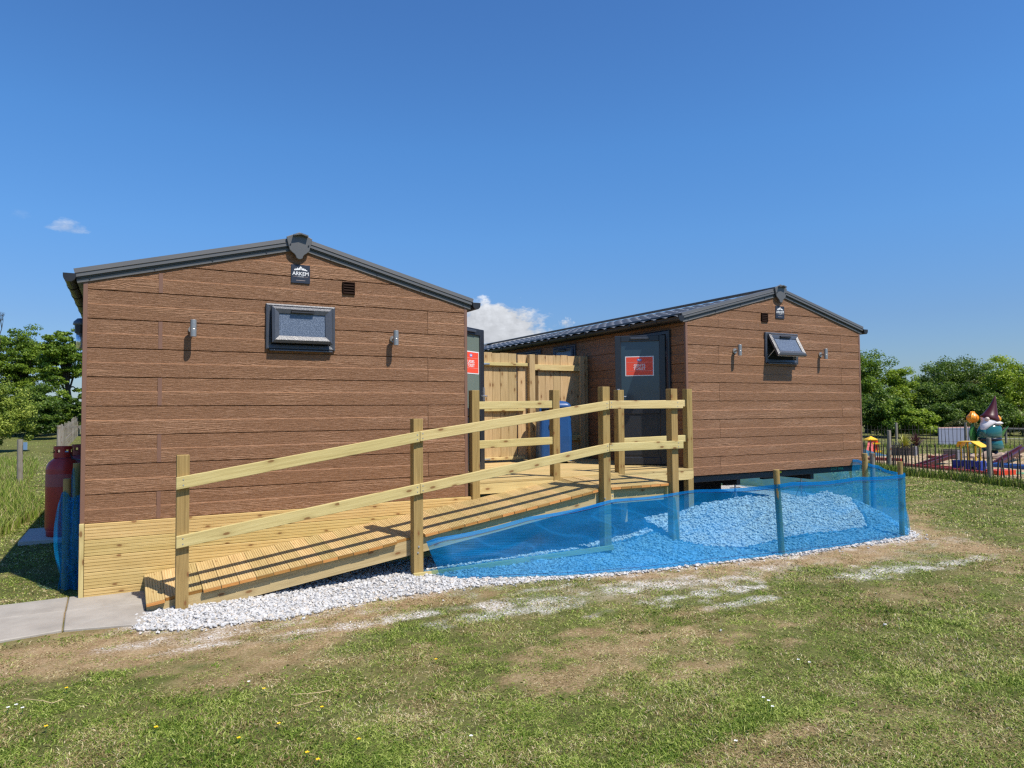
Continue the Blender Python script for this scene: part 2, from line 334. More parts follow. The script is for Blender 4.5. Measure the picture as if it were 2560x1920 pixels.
# ------------------------------------------------------------------ ground
GE = np.array([(0.30,-1.16),(0.80,-1.38),(1.50,-1.46),(1.83,-1.34),(2.36,-1.28),(3.0,-1.29),(3.8,-1.43),(4.4,-1.58),(5.4,-1.70),(6.6,-1.84),(8.7,-1.90),(8.95,-1.78),(11.0,0.6),(13.0,2.9)])
def edge(x): return np.interp(x, GE[:,0], GE[:,1], left=-1.1)
def terrain(x, y):
    z = 0.033*np.clip(y-30, 0, 60)*sstep(22, 0, x)
    return z + 0.02*(fbm(x*0.6, y*0.6, 3, 3)-0.5)*sstep(2.0, 3.5, np.hypot(x-4, (y+1)*1.4)) 
def masks(x, y):
    e = edge(x); d = e - y; on = (x > 0.3)
    d = np.where(x < 0.42, np.hypot(np.maximum(0.42-x,0)*0.7, np.abs(y+1.1))*1.0, d)
    n1 = fbm(x*0.8, y*1.1, 11, 4); n2 = fbm(x*2.3, y*3.1, 21, 4); n3 = fbm(x*5.5, y*8, 31, 4); n4 = fbm(x*0.28, y*0.4, 41, 3)
    br = sstep(1.35, 0.0, d + (n1-0.5)*2.8 + (n3-0.5)*1.2)*0.92
    br = np.where((d < 0) & (y > 0.5), 0.25*n1, br)
    for (bx, by, rx, ry, a) in ((3.4,-3.35,1.15,0.42,0.95),(3.2,-4.68,0.75,0.07,0.9),(2.8,-4.9,0.35,0.10,0.8),(8.7,-3.1,1.3,0.40,0.7),(0.5,-1.75,1.6,0.45,0.8),(6.2,-3.4,1.3,0.35,0.55),(0.9,-3.6,0.25,0.12,0.7),(1.2,-2.75,0.6,0.2,0.45),(7.2,-4.2,1.0,0.35,0.55),(2.0,-3.0,0.9,0.25,0.5)):
        q = np.hypot((x-bx)/rx, (y-by)/ry); br = np.maximum(br, 0.80*a*sstep(1.30, 0.20, q + (n2-0.5)*2.6 + (n3-0.5)*2.4))
    br = np.maximum(br, sstep(0.52, 0.80, n2*0.6+n1*0.4)*0.40); br = np.where(y > 2.0, br*0.35, br)
    wh = sstep(0.16, -0.02, d + (n3-0.5)*0.34)*on*(y < 1.0)
    for (bx, by, rx, ry, a) in ((2.1,-1.90,0.95,0.075,1),(2.95,-2.22,0.5,0.12,.8),(3.45,-2.02,0.45,0.10,.9),(4.25,-2.10,0.65,0.20,1),(4.6,-2.55,0.6,0.13,1),(5.2,-2.30,0.4,0.10,.7),(4.9,-2.92,0.3,0.08,.8),(6.9,-2.80,0.6,0.18,1),(7.75,-2.95,0.5,0.10,.8),(1.0,-1.62,0.5,0.10,.7),(3.7,-1.72,0.3,0.08,.7),(5.9,-2.15,0.3,0.1,.8)):
        q = np.hypot((x-bx)/rx, (y-by)/ry); wh = np.maximum(wh, 0.97*a*sstep(1.2, 0.3, q*0.8 + (n3-0.5)*2.2+(n2-0.5)*1.5))
    wh = np.maximum(wh, 0.55*sstep(1.25, 0.0, d)*sstep(0.50, 0.72, n3*0.6+n2*0.4)*(x > 0.2)*(x < 10)*(y < 0))
    return np.clip(br, 0, 1), np.clip(wh, 0, 1), n4
def axis_pts(lo, hi, step, far, k=1.22):
    a = list(np.arange(lo, hi, step)); s = step; v = a[-1]
    while v < far: s *= k; v += s; a.append(v)
    s = step; v = a[0]; b = []
    while v > -far: s *= k; v -= s; b.append(v)
    return np.array(b[::-1]+a)
gx = axis_pts(-3.5, 12.5, 0.055, 900); gy = axis_pts(-6.2, 1.5, 0.045, 900, 1.12)
X, Y = np.meshgrid(gx, gy); nx, ny = len(gx), len(gy)
Z = terrain(X, Y) + 0.010*(fbm(X*7, Y*7, 5, 3)-0.5)
br, wh, n4 = masks(X, Y)
idx = np.arange(nx*ny).reshape(ny, nx); F = np.stack([idx[:-1,:-1], idx[:-1,1:], idx[1:,1:], idx[1:,:-1]], -1).reshape(-1, 4)
m, nt, b = mat('field_turf', rough=0.95, spec=0.15)
oc = N(nt, 'ShaderNodeTexCoord').outputs['Object']
nf = noise(nt, oc, 55, 5, 0.7); nm = noise(nt, oc, 6, 5, 0.65); nl = noise(nt, oc, 0.35, 4, 0.6)
gr = ramp(nt, nm, [(0.30, (0.038,0.050,0.010)), (0.52, (0.095,0.115,0.024)), (0.72, (0.20,0.195,0.065))])
gr = mixc(nt, M_(nt,'MULTIPLY',nf,0.7), gr, (0.15,0.125,0.055))
gr = mixc(nt, ramp(nt, nl, [(0.4,(0,0,0)),(0.65,(0.5,0.5,0.5))]), gr, (0.13,0.16,0.035))
bw = ramp(nt, M_(nt,'ADD',M_(nt,'MULTIPLY',nf,0.6),M_(nt,'MULTIPLY',nm,0.4)), [(0.30,(0.14,0.085,0.042)), (0.48,(0.34,0.225,0.12)), (0.70,(0.58,0.44,0.27))])
whc = ramp(nt, nf, [(0.38,(0.34,0.28,0.19)), (0.56,(0.80,0.78,0.74))])
c = mixc(nt, attr(nt,'brown').outputs['Fac'], gr, bw)
wf = M_(nt,'MULTIPLY', attr(nt,'white').outputs['Fac'], ramp(nt, M_(nt,'ADD',M_(nt,'MULTIPLY',nf,.6),M_(nt,'MULTIPLY',nm,.4)), [(0.42,(0.02,0.02,0.02)),(0.56,(1,1,1))]))
c = mixc(nt, wf, c, whc); L(nt, c, b.inputs['Base Color'])
bump(nt, b, M_(nt,'ADD',nf,nm), 0.9, 0.02)
ground = npmesh('ground', np.stack([X,Y,Z],-1).reshape(-1,3), F, m, {'brown':('FLOAT','POINT',br.ravel()), 'white':('FLOAT','POINT',wh.ravel())}, smooth=True, kind='structure')
# gravel bed with the heap in front of the right-hand block
CH = np.array([(4.85,0),(5.2,.10),(5.6,.19),(5.9,.235),(6.25,.27),(6.7,.355),(7.1,.385),(7.55,.41),(7.9,.355),(8.4,.315),(9.0,.355),(9.4,.27),(9.66,.17),(9.95,.06),(10.3,0)])
def pile(x, y):
    h = np.interp(x, CH[:,0], CH[:,1], left=0, right=0)
    w = np.interp(x, [5,6,7,9,10], [.45,.62,1.15,1.15,.8]); c = np.interp(x, [5,7,9.5], [-.30,-.48,-.45])
    t = np.where(y < c, (c-y)/w, (y-c)/0.9); f = np.clip(1-t, 0, 1)
    return h*np.power(f, 1.15)*(1-0.25*f*(1-f)) 
def bed(x, y):
    z = 0.004 + (0.004+0.05*sstep(1.3,3.2,x))*sstep(0.0, 0.45, y-edge(x))*fbm(x*2.2, y*2.2, 77, 3) + pile(x, y)*(0.9+0.25*fbm(x*3, y*3, 78, 3))
    return z*sstep(-0.02, 0.10, y-edge(x)) + 0.012*(fbm(x*12, y*12, 79, 2)-0.5) + 0.002
gx2 = np.arange(0.40, 11.3, 0.045); gy2 = np.arange(-2.0, 3.4, 0.045); X2, Y2 = np.meshgrid(gx2, gy2)
Z2 = bed(X2, Y2); ok = (Y2 > edge(X2)-0.02) & ~((X2 < 3.75) & (Y2 > 0.05))
idx = np.arange(X2.size).reshape(X2.shape); F = np.stack([idx[:-1,:-1], idx[:-1,1:], idx[1:,1:], idx[1:,:-1]], -1).reshape(-1, 4)
F = F[ok.ravel()[F].all(1)]
m, nt, b = mat('limestone_grit', rough=0.95, spec=0.1)
oc = N(nt, 'ShaderNodeTexCoord').outputs['Object']
v = N(nt, 'ShaderNodeTexVoronoi', inp={'Scale': 38}); L(nt, oc, v.inputs['Vector'])
L(nt, ramp(nt, v.outputs['Distance'], [(0.05,(0.56,0.55,0.53)),(0.45,(0.48,0.47,0.45)),(0.8,(0.26,0.25,0.24))]), b.inputs['Base Color'])
inv = M_(nt,'SUBTRACT',1.0,v.outputs['Distance']); bump(nt, b, inv, 1.0, 0.02)
npmesh('gravel_bed', np.stack([X2,Y2,Z2],-1).reshape(-1,3), F, m, {}, smooth=True, kind='structure')
# loose stones
def stones(name, pts, size, m, squash=0.75, lab=None, **tags):
    bm = bmesh.new(); bmesh.ops.create_icosphere(bm, subdivisions=1, radius=1); bv = np.array([v.co[:] for v in bm.verts]); bf = np.array([[v.index for v in f.verts] for f in bm.faces]); bm.free()
    n = len(pts); nv = len(bv)
    V = np.repeat(bv[None], n, 0)*(1+0.62*(np.random.rand(n, nv, 1)-0.5)*1.6)
    V *= np.stack([np.random.uniform(.8,1.35,n), np.random.uniform(.65,1.0,n), np.random.uniform(.5,.85,n)*squash/0.75], -1)[:,None,:]
    a = np.random.rand(n)*6.283; t = (np.random.rand(n)-0.5)*1.3
    c, s = np.cos(a), np.sin(a); ct, st = np.cos(t), np.sin(t)
    x, y, z = V[...,0], V[...,1], V[...,2]; y, z = y*ct[:,None]-z*st[:,None], y*st[:,None]+z*ct[:,None]
    x, y = x*c[:,None]-y*s[:,None], x*s[:,None]+y*c[:,None]
    V = np.stack([x,y,z],-1)*size[:,None,None] + pts[:,None,:]
    F = (bf[None]+(np.arange(n)*nv)[:,None,None]).reshape(-1,3)
    return npmesh(name, V.reshape(-1,3), F, m, {'rnd':('FLOAT','POINT',np.repeat(np.random.rand(n), nv))}, **tags)
STM, nt, b = mat('white_limestone', rough=0.88, spec=0.2)
rn = attr(nt,'rnd').outputs['Fac']; oc = N(nt, 'ShaderNodeTexCoord').outputs['Object']
L(nt, mixc(nt, M_(nt,'MULTIPLY',noise(nt, oc, 60, 3),0.45), ramp(nt, rn, [(0.0,(0.33,0.33,0.33)),(0.2,(0.50,0.50,0.49)),(0.8,(0.62,0.61,0.59)),(0.95,(0.56,0.49,0.40))]), (0.42,0.41,0.40)), b.inputs['Base Color'])
P = []
def scatter(n, x0, x1, y0, y1, cond):
    x = np.random.uniform(x0,x1,n); y = np.random.uniform(y0,y1,n); k = cond(x,y); return np.stack([x[k],y[k]],-1)
a1 = scatter(13000, 0.42, 5.2, -1.75, -0.0, lambda x,y: (y>edge(x)-0.03-0.05*np.random.rand(len(x))))
a2 = scatter(23000, 5.0, 11.0, -2.0, 1.6, lambda x,y: (y>edge(x)-0.04) & (y < 0.7+0.9*np.random.rand(len(x))))
a3 = scatter(4200, 0.3, 9.4, -2.6, -1.0, lambda x,y: (np.abs(y-edge(x)+0.02) < 0.10*np.random.rand(len(x))**1.5*1.8))
a4 = scatter(3000, 0.42, 1.9, -1.5, -0.75, lambda x,y: (y>edge(x)-0.03))
a1,a2,a3,a4=[q[~((q[:,0]<0.56)&(q[:,1]>-0.80))] for q in (a1,a2,a3,a4)]; A = np.concatenate([a1,a2,a3,a4]); rest = scatter(2600, 0.2, 9.5, -3.2, -1.0, lambda x,y: masks(x,y)[1] > 0.45+0.3*np.random.rand(len(x)))
sz = np.concatenate([np.random.uniform(0.008,0.021,len(a1)), np.random.uniform(0.012,0.026,len(a2)), np.random.uniform(0.006,0.018,len(a3)), np.random.uniform(0.005,0.012,len(a4)), np.random.uniform(0.003,0.008,len(rest))])
sz[:len(sz)-len(rest)] *= 0.86; A = np.concatenate([A, rest]); zz = np.where(A[:,1] > edge(A[:,0]), bed(A[:,0],A[:,1]), 0.006) + sz*0.35
stones('gravel', np.stack([A[:,0],A[:,1],zz],-1), sz, STM, kind='stuff', label='loose white limestone gravel round the ramp and heaped behind the blue netting')
# paved path
m, nt, b = mat('concrete_flags', rough=0.85, spec=0.3)
oc = N(nt, 'ShaderNodeTexCoord').outputs['Object']
c = ramp(nt, noise(nt, oc, 3, 6, 0.65), [(0.3,(0.27,0.25,0.215)),(0.55,(0.40,0.375,0.325)),(0.75,(0.47,0.44,0.39))])
c = mixc(nt, M_(nt,'MULTIPLY',noise(nt, mapped(nt,oc,(1.5,6,1)), 1.3, 3),0.5), c, (0.36,0.30,0.24))
L(nt, mixc(nt, M_(nt,'MULTIPLY',noise(nt, oc, 120, 3),0.4), c, (0.22,0.20,0.18)), b.inputs['Base Color']); bump(nt, b, noise(nt, oc, 90, 4), 0.4, 0.003)
pv = MB()
sl_ = [[(-0.075,0.06),(0.52,-0.02),(0.50,-0.50),(-0.065,-0.43)],[(-0.068,-0.437),(0.50,-0.507),(0.47,-1.13),(-0.045,-1.01)],
      [(-0.95,0.02),(-0.085,0.06),(-0.075,-0.43),(-0.95,-0.40)],[(-0.95,-0.407),(-0.078,-0.437),(-0.055,-1.01),(-0.93,-1.17)],[(-1.9,-0.05),(-0.96,0.02),(-0.96,-0.40),(-1.9,-0.42)],[(-1.9,-0.43),(-0.96,-0.407),(-0.94,-1.17),(-1.9,-1.3)],[(-4.0,-0.2),(-1.91,-0.05),(-1.91,-0.43),(-4.0,-0.5)],[(-4.0,-0.51),(-1.91,-0.435),(-1.91,-1.3),(-4.0,-1.5)]]
for q in sl_:
    n=4; pv.add([(x,y,-0.03) for x,y in q]+[(x,y,0.018) for x,y in q], [(4,5,6,7)[::-1]]+[(i,i+4,(i+1)%4+4,(i+1)%4) for i in range(4)])
pv.build('path', m, bev=0.006, kind='structure')
# ------------------------------------------------------------------ grass blades
def blades(name, xy, h, w, lean, colmix, tone, m, z=None, **tags):
    n = len(xy); a = np.random.rand(n)*6.283; la = np.random.rand(n)*6.283
    hx, hy = np.cos(a)*w/2, np.sin(a)*w/2; z0 = terrain(xy[:,0], xy[:,1]) if z is None else z
    B = np.stack([xy[:,0], xy[:,1], z0-0.004], -1); V = np.zeros((n, 5, 3)); lx, ly = np.cos(la)*lean, np.sin(la)*lean
    V[:,0] = B - np.stack([hx,hy,0*hx],-1); V[:,1] = B + np.stack([hx,hy,0*hx],-1)
    mid = B + np.stack([lx*0.3, ly*0.3, h*0.65],-1)
    V[:,2] = mid + 0.8*np.stack([hx,hy,0*hx],-1); V[:,3] = mid - 0.8*np.stack([hx,hy,0*hx],-1); V[:,4] = B + np.stack([lx, ly, h],-1)
    i = np.arange(n)*5; F = np.concatenate([np.stack([i,i+1,i+2],-1), np.stack([i,i+2,i+3],-1), np.stack([i+3,i+2,i+4],-1)])
    return npmesh(name, V.reshape(-1,3), F, m, {'straw':('FLOAT','POINT',np.repeat(colmix,5)), 'tone':('FLOAT','POINT',np.repeat(tone,5))}, **tags)
GM, nt, b = mat('grass_blades', rough=0.6, spec=0.25)
tn = attr(nt,'tone').outputs['Fac']
cg = ramp(nt, tn, [(0.0,(0.06,0.115,0.010)),(0.35,(0.165,0.250,0.030)),(0.7,(0.31,0.39,0.065)),(1.0,(0.52,0.56,0.17))])
cs = ramp(nt, tn, [(0.0,(0.20,0.125,0.055)),(0.4,(0.42,0.29,0.15)),(0.8,(0.62,0.47,0.27)),(1.0,(0.75,0.63,0.42))])
cc = mixc(nt, attr(nt,'straw').outputs['Fac'], cg, cs); L(nt, cc, b.inputs['Base Color'])
tl = N(nt,'ShaderNodeBsdfTranslucent'); L(nt, cc, tl.inputs[0]); ms = N(nt,'ShaderNodeMixShader',inp={0:0.3}); L(nt,b.outputs[0],ms.inputs[1]); L(nt,tl.outputs[0],ms.inputs[2]); L(nt,ms.outputs[0],nt.nodes['Material Output'].inputs[0])
def screen_pts(n, x0, x1, y0, y1, pw=1.0):
    px = np.random.uniform(x0,x1,n); py = y0+(y1-y0)*np.random.rand(n)**pw
    R = np.array(cam.matrix_world.to_3x3()); q = np.stack([(px-1280)/FPX, -(py-960)/FPX, -np.ones(n)],-1)@R.T
    t = (0-CAM.z)/q[:,2]; return np.array(CAM)[None,:2] + q[:,:2]*t[:,None]
def inside_block(x, y, dx=0): return (x > -0.02+dx) & (x < 3.68+dx) & (y > -0.05) & (y < 9.8)
xy = np.concatenate([screen_pts(980000, -420, 2980, 1228, 2080), screen_pts(60000, 2080, 2700, 1085, 1240), screen_pts(70000, 2700, 4600, 1120, 2000), screen_pts(50000, -1700, -200, 1150, 2000), screen_pts(50000, -200, 260, 1075, 1330)])
x, y = xy[:,0], xy[:,1]; br, wh, n4 = masks(x, y)
keep = (y < edge(x)-0.015) | (x < 0.3) | (y > 3.0) | (x > 11.3)
keep &= ~((x > -4) & (x < 0.51) & (y > -1.16+0.05*np.random.rand(len(x))-0.14*np.clip(-x-0.1,0,3)) & (y < 0.06+0.05*x)); keep &= ~(inside_block(x,y)|inside_block(x,y,6.9)); keep &= np.hypot(x-4,y) < 60
keep &= np.random.rand(len(x)) > 0.60*wh
keep &= np.random.rand(len(x)) < 0.25+1.6*sstep(0.34, 0.60, fbm(x*9, y*9, 61, 3))
xy = xy[keep]; br = br[keep]; x, y = xy[:,0], xy[:,1]; dist = np.hypot(x-CAM.x, y-CAM.y); n = len(x)
straw = (np.random.rand(n) < (0.22+0.60*br+1.5*(fbm(x*3.6,y*4.2,58,4)-0.5))).astype(float)*np.random.uniform(0.6,1,n); lush = fbm(x*1.3, y*1.3, 55, 3)
h = (0.005+0.019*np.random.rand(n)**1.5)*(1-0.5*br)*(0.35+1.3*lush); w = (0.0028+0.0042*np.random.rand(n))*np.clip(dist/4.5,1,4.5); h *= np.clip(dist/9,1,1.6)
tone = np.clip(np.random.normal(0.60,0.36,n) + (fbm(x*2,y*2,66,3)-0.5)*0.7 + (fbm(x*9,y*9,67,2)-0.5)*0.5, 0, 1)
blades('grass', xy, h, w, 0.008+0.032*np.random.rand(n)*np.clip(dist/9,1,1.6), straw, tone, GM, kind='stuff', label='short mown grass mixed with dry straw over the field')
# broad weed leaves in the turf
xy = screen_pts(9000, -300, 2900, 1480, 2060); br, wh, n4 = masks(xy[:,0], xy[:,1]); k = (fbm(xy[:,0]*1.7, xy[:,1]*1.7, 91, 3) > 0.52) & (br < 0.6); xy = xy[k]; n = len(xy)
blades('clover_leaves', xy, np.random.uniform(0.006,0.02,n), np.random.uniform(0.008,0.020,n), np.random.uniform(0.01,0.03,n), np.zeros(n), np.random.uniform(0.15,0.6,n), GM, kind='stuff', label='small broad weed and clover leaves scattered in the foreground turf')
# ------------------------------------------------------------------ toilet blocks
WB, HT, SL, WID, LEN = 0.638, 2.717, 0.2575, 3.66, 9.6      # wall bottom, eave height, roof slope, width, length
def clad_wall(name, O, U, Nn, ulen, z0, z1, parent, gable=False, seams=(), dz=0.0, holes=()):
    O=Vector(O); U=Vector(U); Nn=Vector(Nn); mb=MB(); ztop = z1+(WID/2*SL+0.02 if gable else 0.02)
    js=[]; k=-8
    prof=[]   # (z, inward depth)
    z=2.672+dz-0.2555*12
    while z < ztop+0.3:
        prof += [(z-0.0070,0.0),(z-0.0045,0.012),(z+0.0025,0.013),(z+0.0030,0.0)]
        prof += [(z+0.12775-0.0055,-0.0035),(z+0.12775+0.0035,0.0040)]
        z += 0.2555
    prof=[p for p in prof if z0 < p[0] < ztop]; prof=[(z0,0.0)]+prof+[(ztop-0.001,0.0)]
    if gable:
        zc=z1+0.03+0.0301*SL; zl=[p[0] for p in prof]; prof.append((zc,float(np.interp(zc,zl,[p[1] for p in prof])))); prof.sort(key=lambda p:p[0])
    def lim(z):
        if not gable or z <= z1+0.03+0.03*SL: return 0.03, ulen-0.03
        e=(z-z1-0.03)/SL; return max(0.03,e), min(ulen-0.03, ulen-e)
    offs={}
    for (za,pa),(zb,pb) in zip(prof[:-1],prof[1:]):
        row=int(math.floor(((za+zb)/2-(2.672+dz))/0.12775)); pair=row//2 if True else 0
        cuts=[0.0]
        for (u,par,gap) in seams:
            if (pair % 2)==par: cuts.append((u,gap))
        segs=[]; cur=None; s0=None
        cuts=sorted([c for c in cuts if isinstance(c,tuple)])
        la,ra=lim(za); lb,rb=lim(zb); lo_a,lo_b=la,lb; si=0
        for (u,gap) in cuts+[(None,0)]:
            if u is None: ha,hb=ra,rb
            else: ha=min(max(u-gap/2,lo_a),ra); hb=min(max(u-gap/2,lo_b),rb)
            if ha>lo_a+1e-4 or hb>lo_b+1e-4:
                key=(row,si)
                if key not in offs: offs[key]=(random.uniform(0,40),random.uniform(0,9),random.random())
                r=offs[key]
                P=[(lo_a,za,pa),(ha,za,pa),(hb,zb,pb),(lo_b,zb,pb)]
                vs=[O+U*a+Vector((0,0,1))*zz-Nn*p for a,zz,p in P]; f=(0,1,2,3)
                if U.cross(Vector((0,0,1))).dot(Nn)<0: f=f[::-1]
                mb.add(vs,[f],[(a+r[0],zz+r[1],0) for a,zz,p in P],r[2])
            if u is not None: lo_a=min(max(u+gap/2,la),ra); lo_b=min(max(u+gap/2,lb),rb)
            si+=1
    o=mb.build(name,CLAD,parent)
    return o
def frame_mb(mb, u0,u1,z0,z1, O,U,Nn, fw, d0, d1, bevel_in=0.0):
    "rectangular frame of 4 mitred pieces; proud from d0 to d1"
    O=Vector(O);U=Vector(U);Nn=Vector(Nn);Zv=Vector((0,0,1))
    A=[(u0,z0),(u1,z0),(u1,z1),(u0,z1)]; B=[(u0+fw,z0+fw),(u1-fw,z0+fw),(u1-fw,z1-fw),(u0+fw,z1-fw)]
    def p(a,z,d): return O+U*a+Zv*z+Nn*d
    m=0.3
    for i in range(4):
        j=(i+1)%4; a0,a1,b0,b1=A[i],A[j],B[i],B[j]
        c0=((a0[0]*(1-m)+b0[0]*m),(a0[1]*(1-m)+b0[1]*m)); c1=((a1[0]*(1-m)+b1[0]*m),(a1[1]*(1-m)+b1[1]*m))
        dm=d1; do=d0+(d1-d0)*0.72; di=d1-bevel_in
        vs=[p(*a0,d0),p(*a1,d0),p(*a1,do),p(*a0,do),p(*c1,dm),p(*c0,dm),p(*b1,di),p(*b0,di),p(*b1,d0),p(*b0,d0)]
        mb.add(vs,[(0,1,2,3),(3,2,4,5),(5,4,6,7),(7,6,8,9)])
    return mb
def window(parent, u0,u1,z0,z1, O, U, Nn, open_deg, off, glass=True):
    O=Vector(O);U=Vector(U).normalized();Nn=Vector(Nn).normalized();Zv=Vector((0,0,1))
    mb=MB(); frame_mb(mb,u0,u1,z0,z1,O,U,Nn,0.050,-0.002,0.032,0.010); fr=mb.build('window',FRAMEM,parent,bev=0.002)
    mb=MB(); mb.ob(O+U*(u0+0.05)+Zv*(z0+0.05)+Nn*0.002,U,Zv,Nn,(u1-u0-0.1),(z1-z0-0.1),0.004); mb.build('dark_interior',DARKM,fr)  # flat black panel coloured as the unlit interior; the wall stays uncut
    mb=MB(); mb.ob(O+U*(u0+0.03)+Zv*(z0-0.014)+Nn*0.0,U,Nn,Zv,(u1-u0-0.06),0.046,0.013); mb.build('sill',FRAMEM,fr,bev=0.002)
    # sash hinged along its top edge
    su0,su1,sz0,sz1=u0+0.048,u1-0.045,z0+0.062,z1-0.030
    a=rad(open_deg); Zs=Vector((0,0,1))*math.cos(a)-Nn*math.sin(a); Ns=Nn*math.cos(a)+Zv*math.sin(a)
    hinge=O+U*su0+Zv*sz1+Nn*off; h=sz1-sz0; wdt=su1-su0
    Os=hinge-Zs*h
    mb=MB(); A=[(0,0),(wdt,0),(wdt,h),(0,h)]; fw=0.066; B=[(fw,fw),(wdt-fw,fw),(wdt-fw,h-fw),(fw,h-fw)]
    def p(q,d): return Os+U*q[0]+Zs*q[1]+Ns*d
    for i in range(4):
        j=(i+1)%4; C0=tuple(A[i][k]*.62+B[i][k]*.38 for k in (0,1)); C1=tuple(A[j][k]*.62+B[j][k]*.38 for k in (0,1))
        vs=[p(A[i],-0.030),p(A[j],-0.030),p(A[j],0.0),p(A[i],0.0),p(C1,0.016),p(C0,0.016),p(B[j],0.004),p(B[i],0.004),p(B[j],-0.03),p(B[i],-0.03)]
        mb.add(vs,[(0,1,2,3),(3,2,4,5),(5,4,6,7),(7,6,8,9),(1,0,9,8)])
    sa=mb.build('sash',FRAMEM,fr)
    mb=MB(); mb.ob(p((fw-0.002,fw-0.002),-0.012),U,Zs,Ns,wdt-2*fw+0.004,h-2*fw+0.004,0.006); mb.build('pane',OBG,fr)
    mb=MB(); mb.ob(p((wdt/2-0.11,h-0.062),0.012),U,Zs,Ns,0.22,0.016,0.020); mb.ob(p((wdt/2-0.11,h-0.040),0.010),U,Zs,Ns,0.22,0.005,0.018); mb.build('trickle_vent',BLACK,fr,bev=0.003)
    mb=MB(); mb.ob(p((0.02,0.002),-0.040),U,Zs,Ns,wdt-0.04,0.012,0.010); mb.build('seal',WHITE,fr)
    if open_deg>15:
        for uu in (0.006,wdt-0.012):
            mb=MB(); q0=p((uu,h*0.30),-0.03); q1=O+U*(su0+uu)+Zv*(z0+0.075)+Nn*0.012; mb.cyl(q0,q1,0.004,0.004,6); mb.build('stay',GALV,fr)
    return fr
def wall_lamp(parent,u,zc,O,U,Nn):
    O=Vector(O);c=O+Vector(U)*u+Vector((0,0,1))*zc; Nn=Vector(Nn)
    mb=MB(); mb.cyl(c,c+Nn*0.012,0.036,0.036,20); base=mb.build('wall_light',STEEL,parent)
    mb=MB(); mb.cyl(c+Nn*0.010,c+Nn*0.078,0.013,0.013,12); mb.build('bracket',STEEL,base)
    mb=MB(); q=c+Nn*0.098; mb.lathe([(0.020,-0.070),(0.0285,-0.073),(0.0285,-0.003),(0.0272,-0.002),(0.0272,0.002),(0.0285,0.003),(0.0285,0.080),(0.026,0.083),(0.020,0.079)],q,24); mb.build('tube',STEEL,base,smooth=False,bev=0.0008)
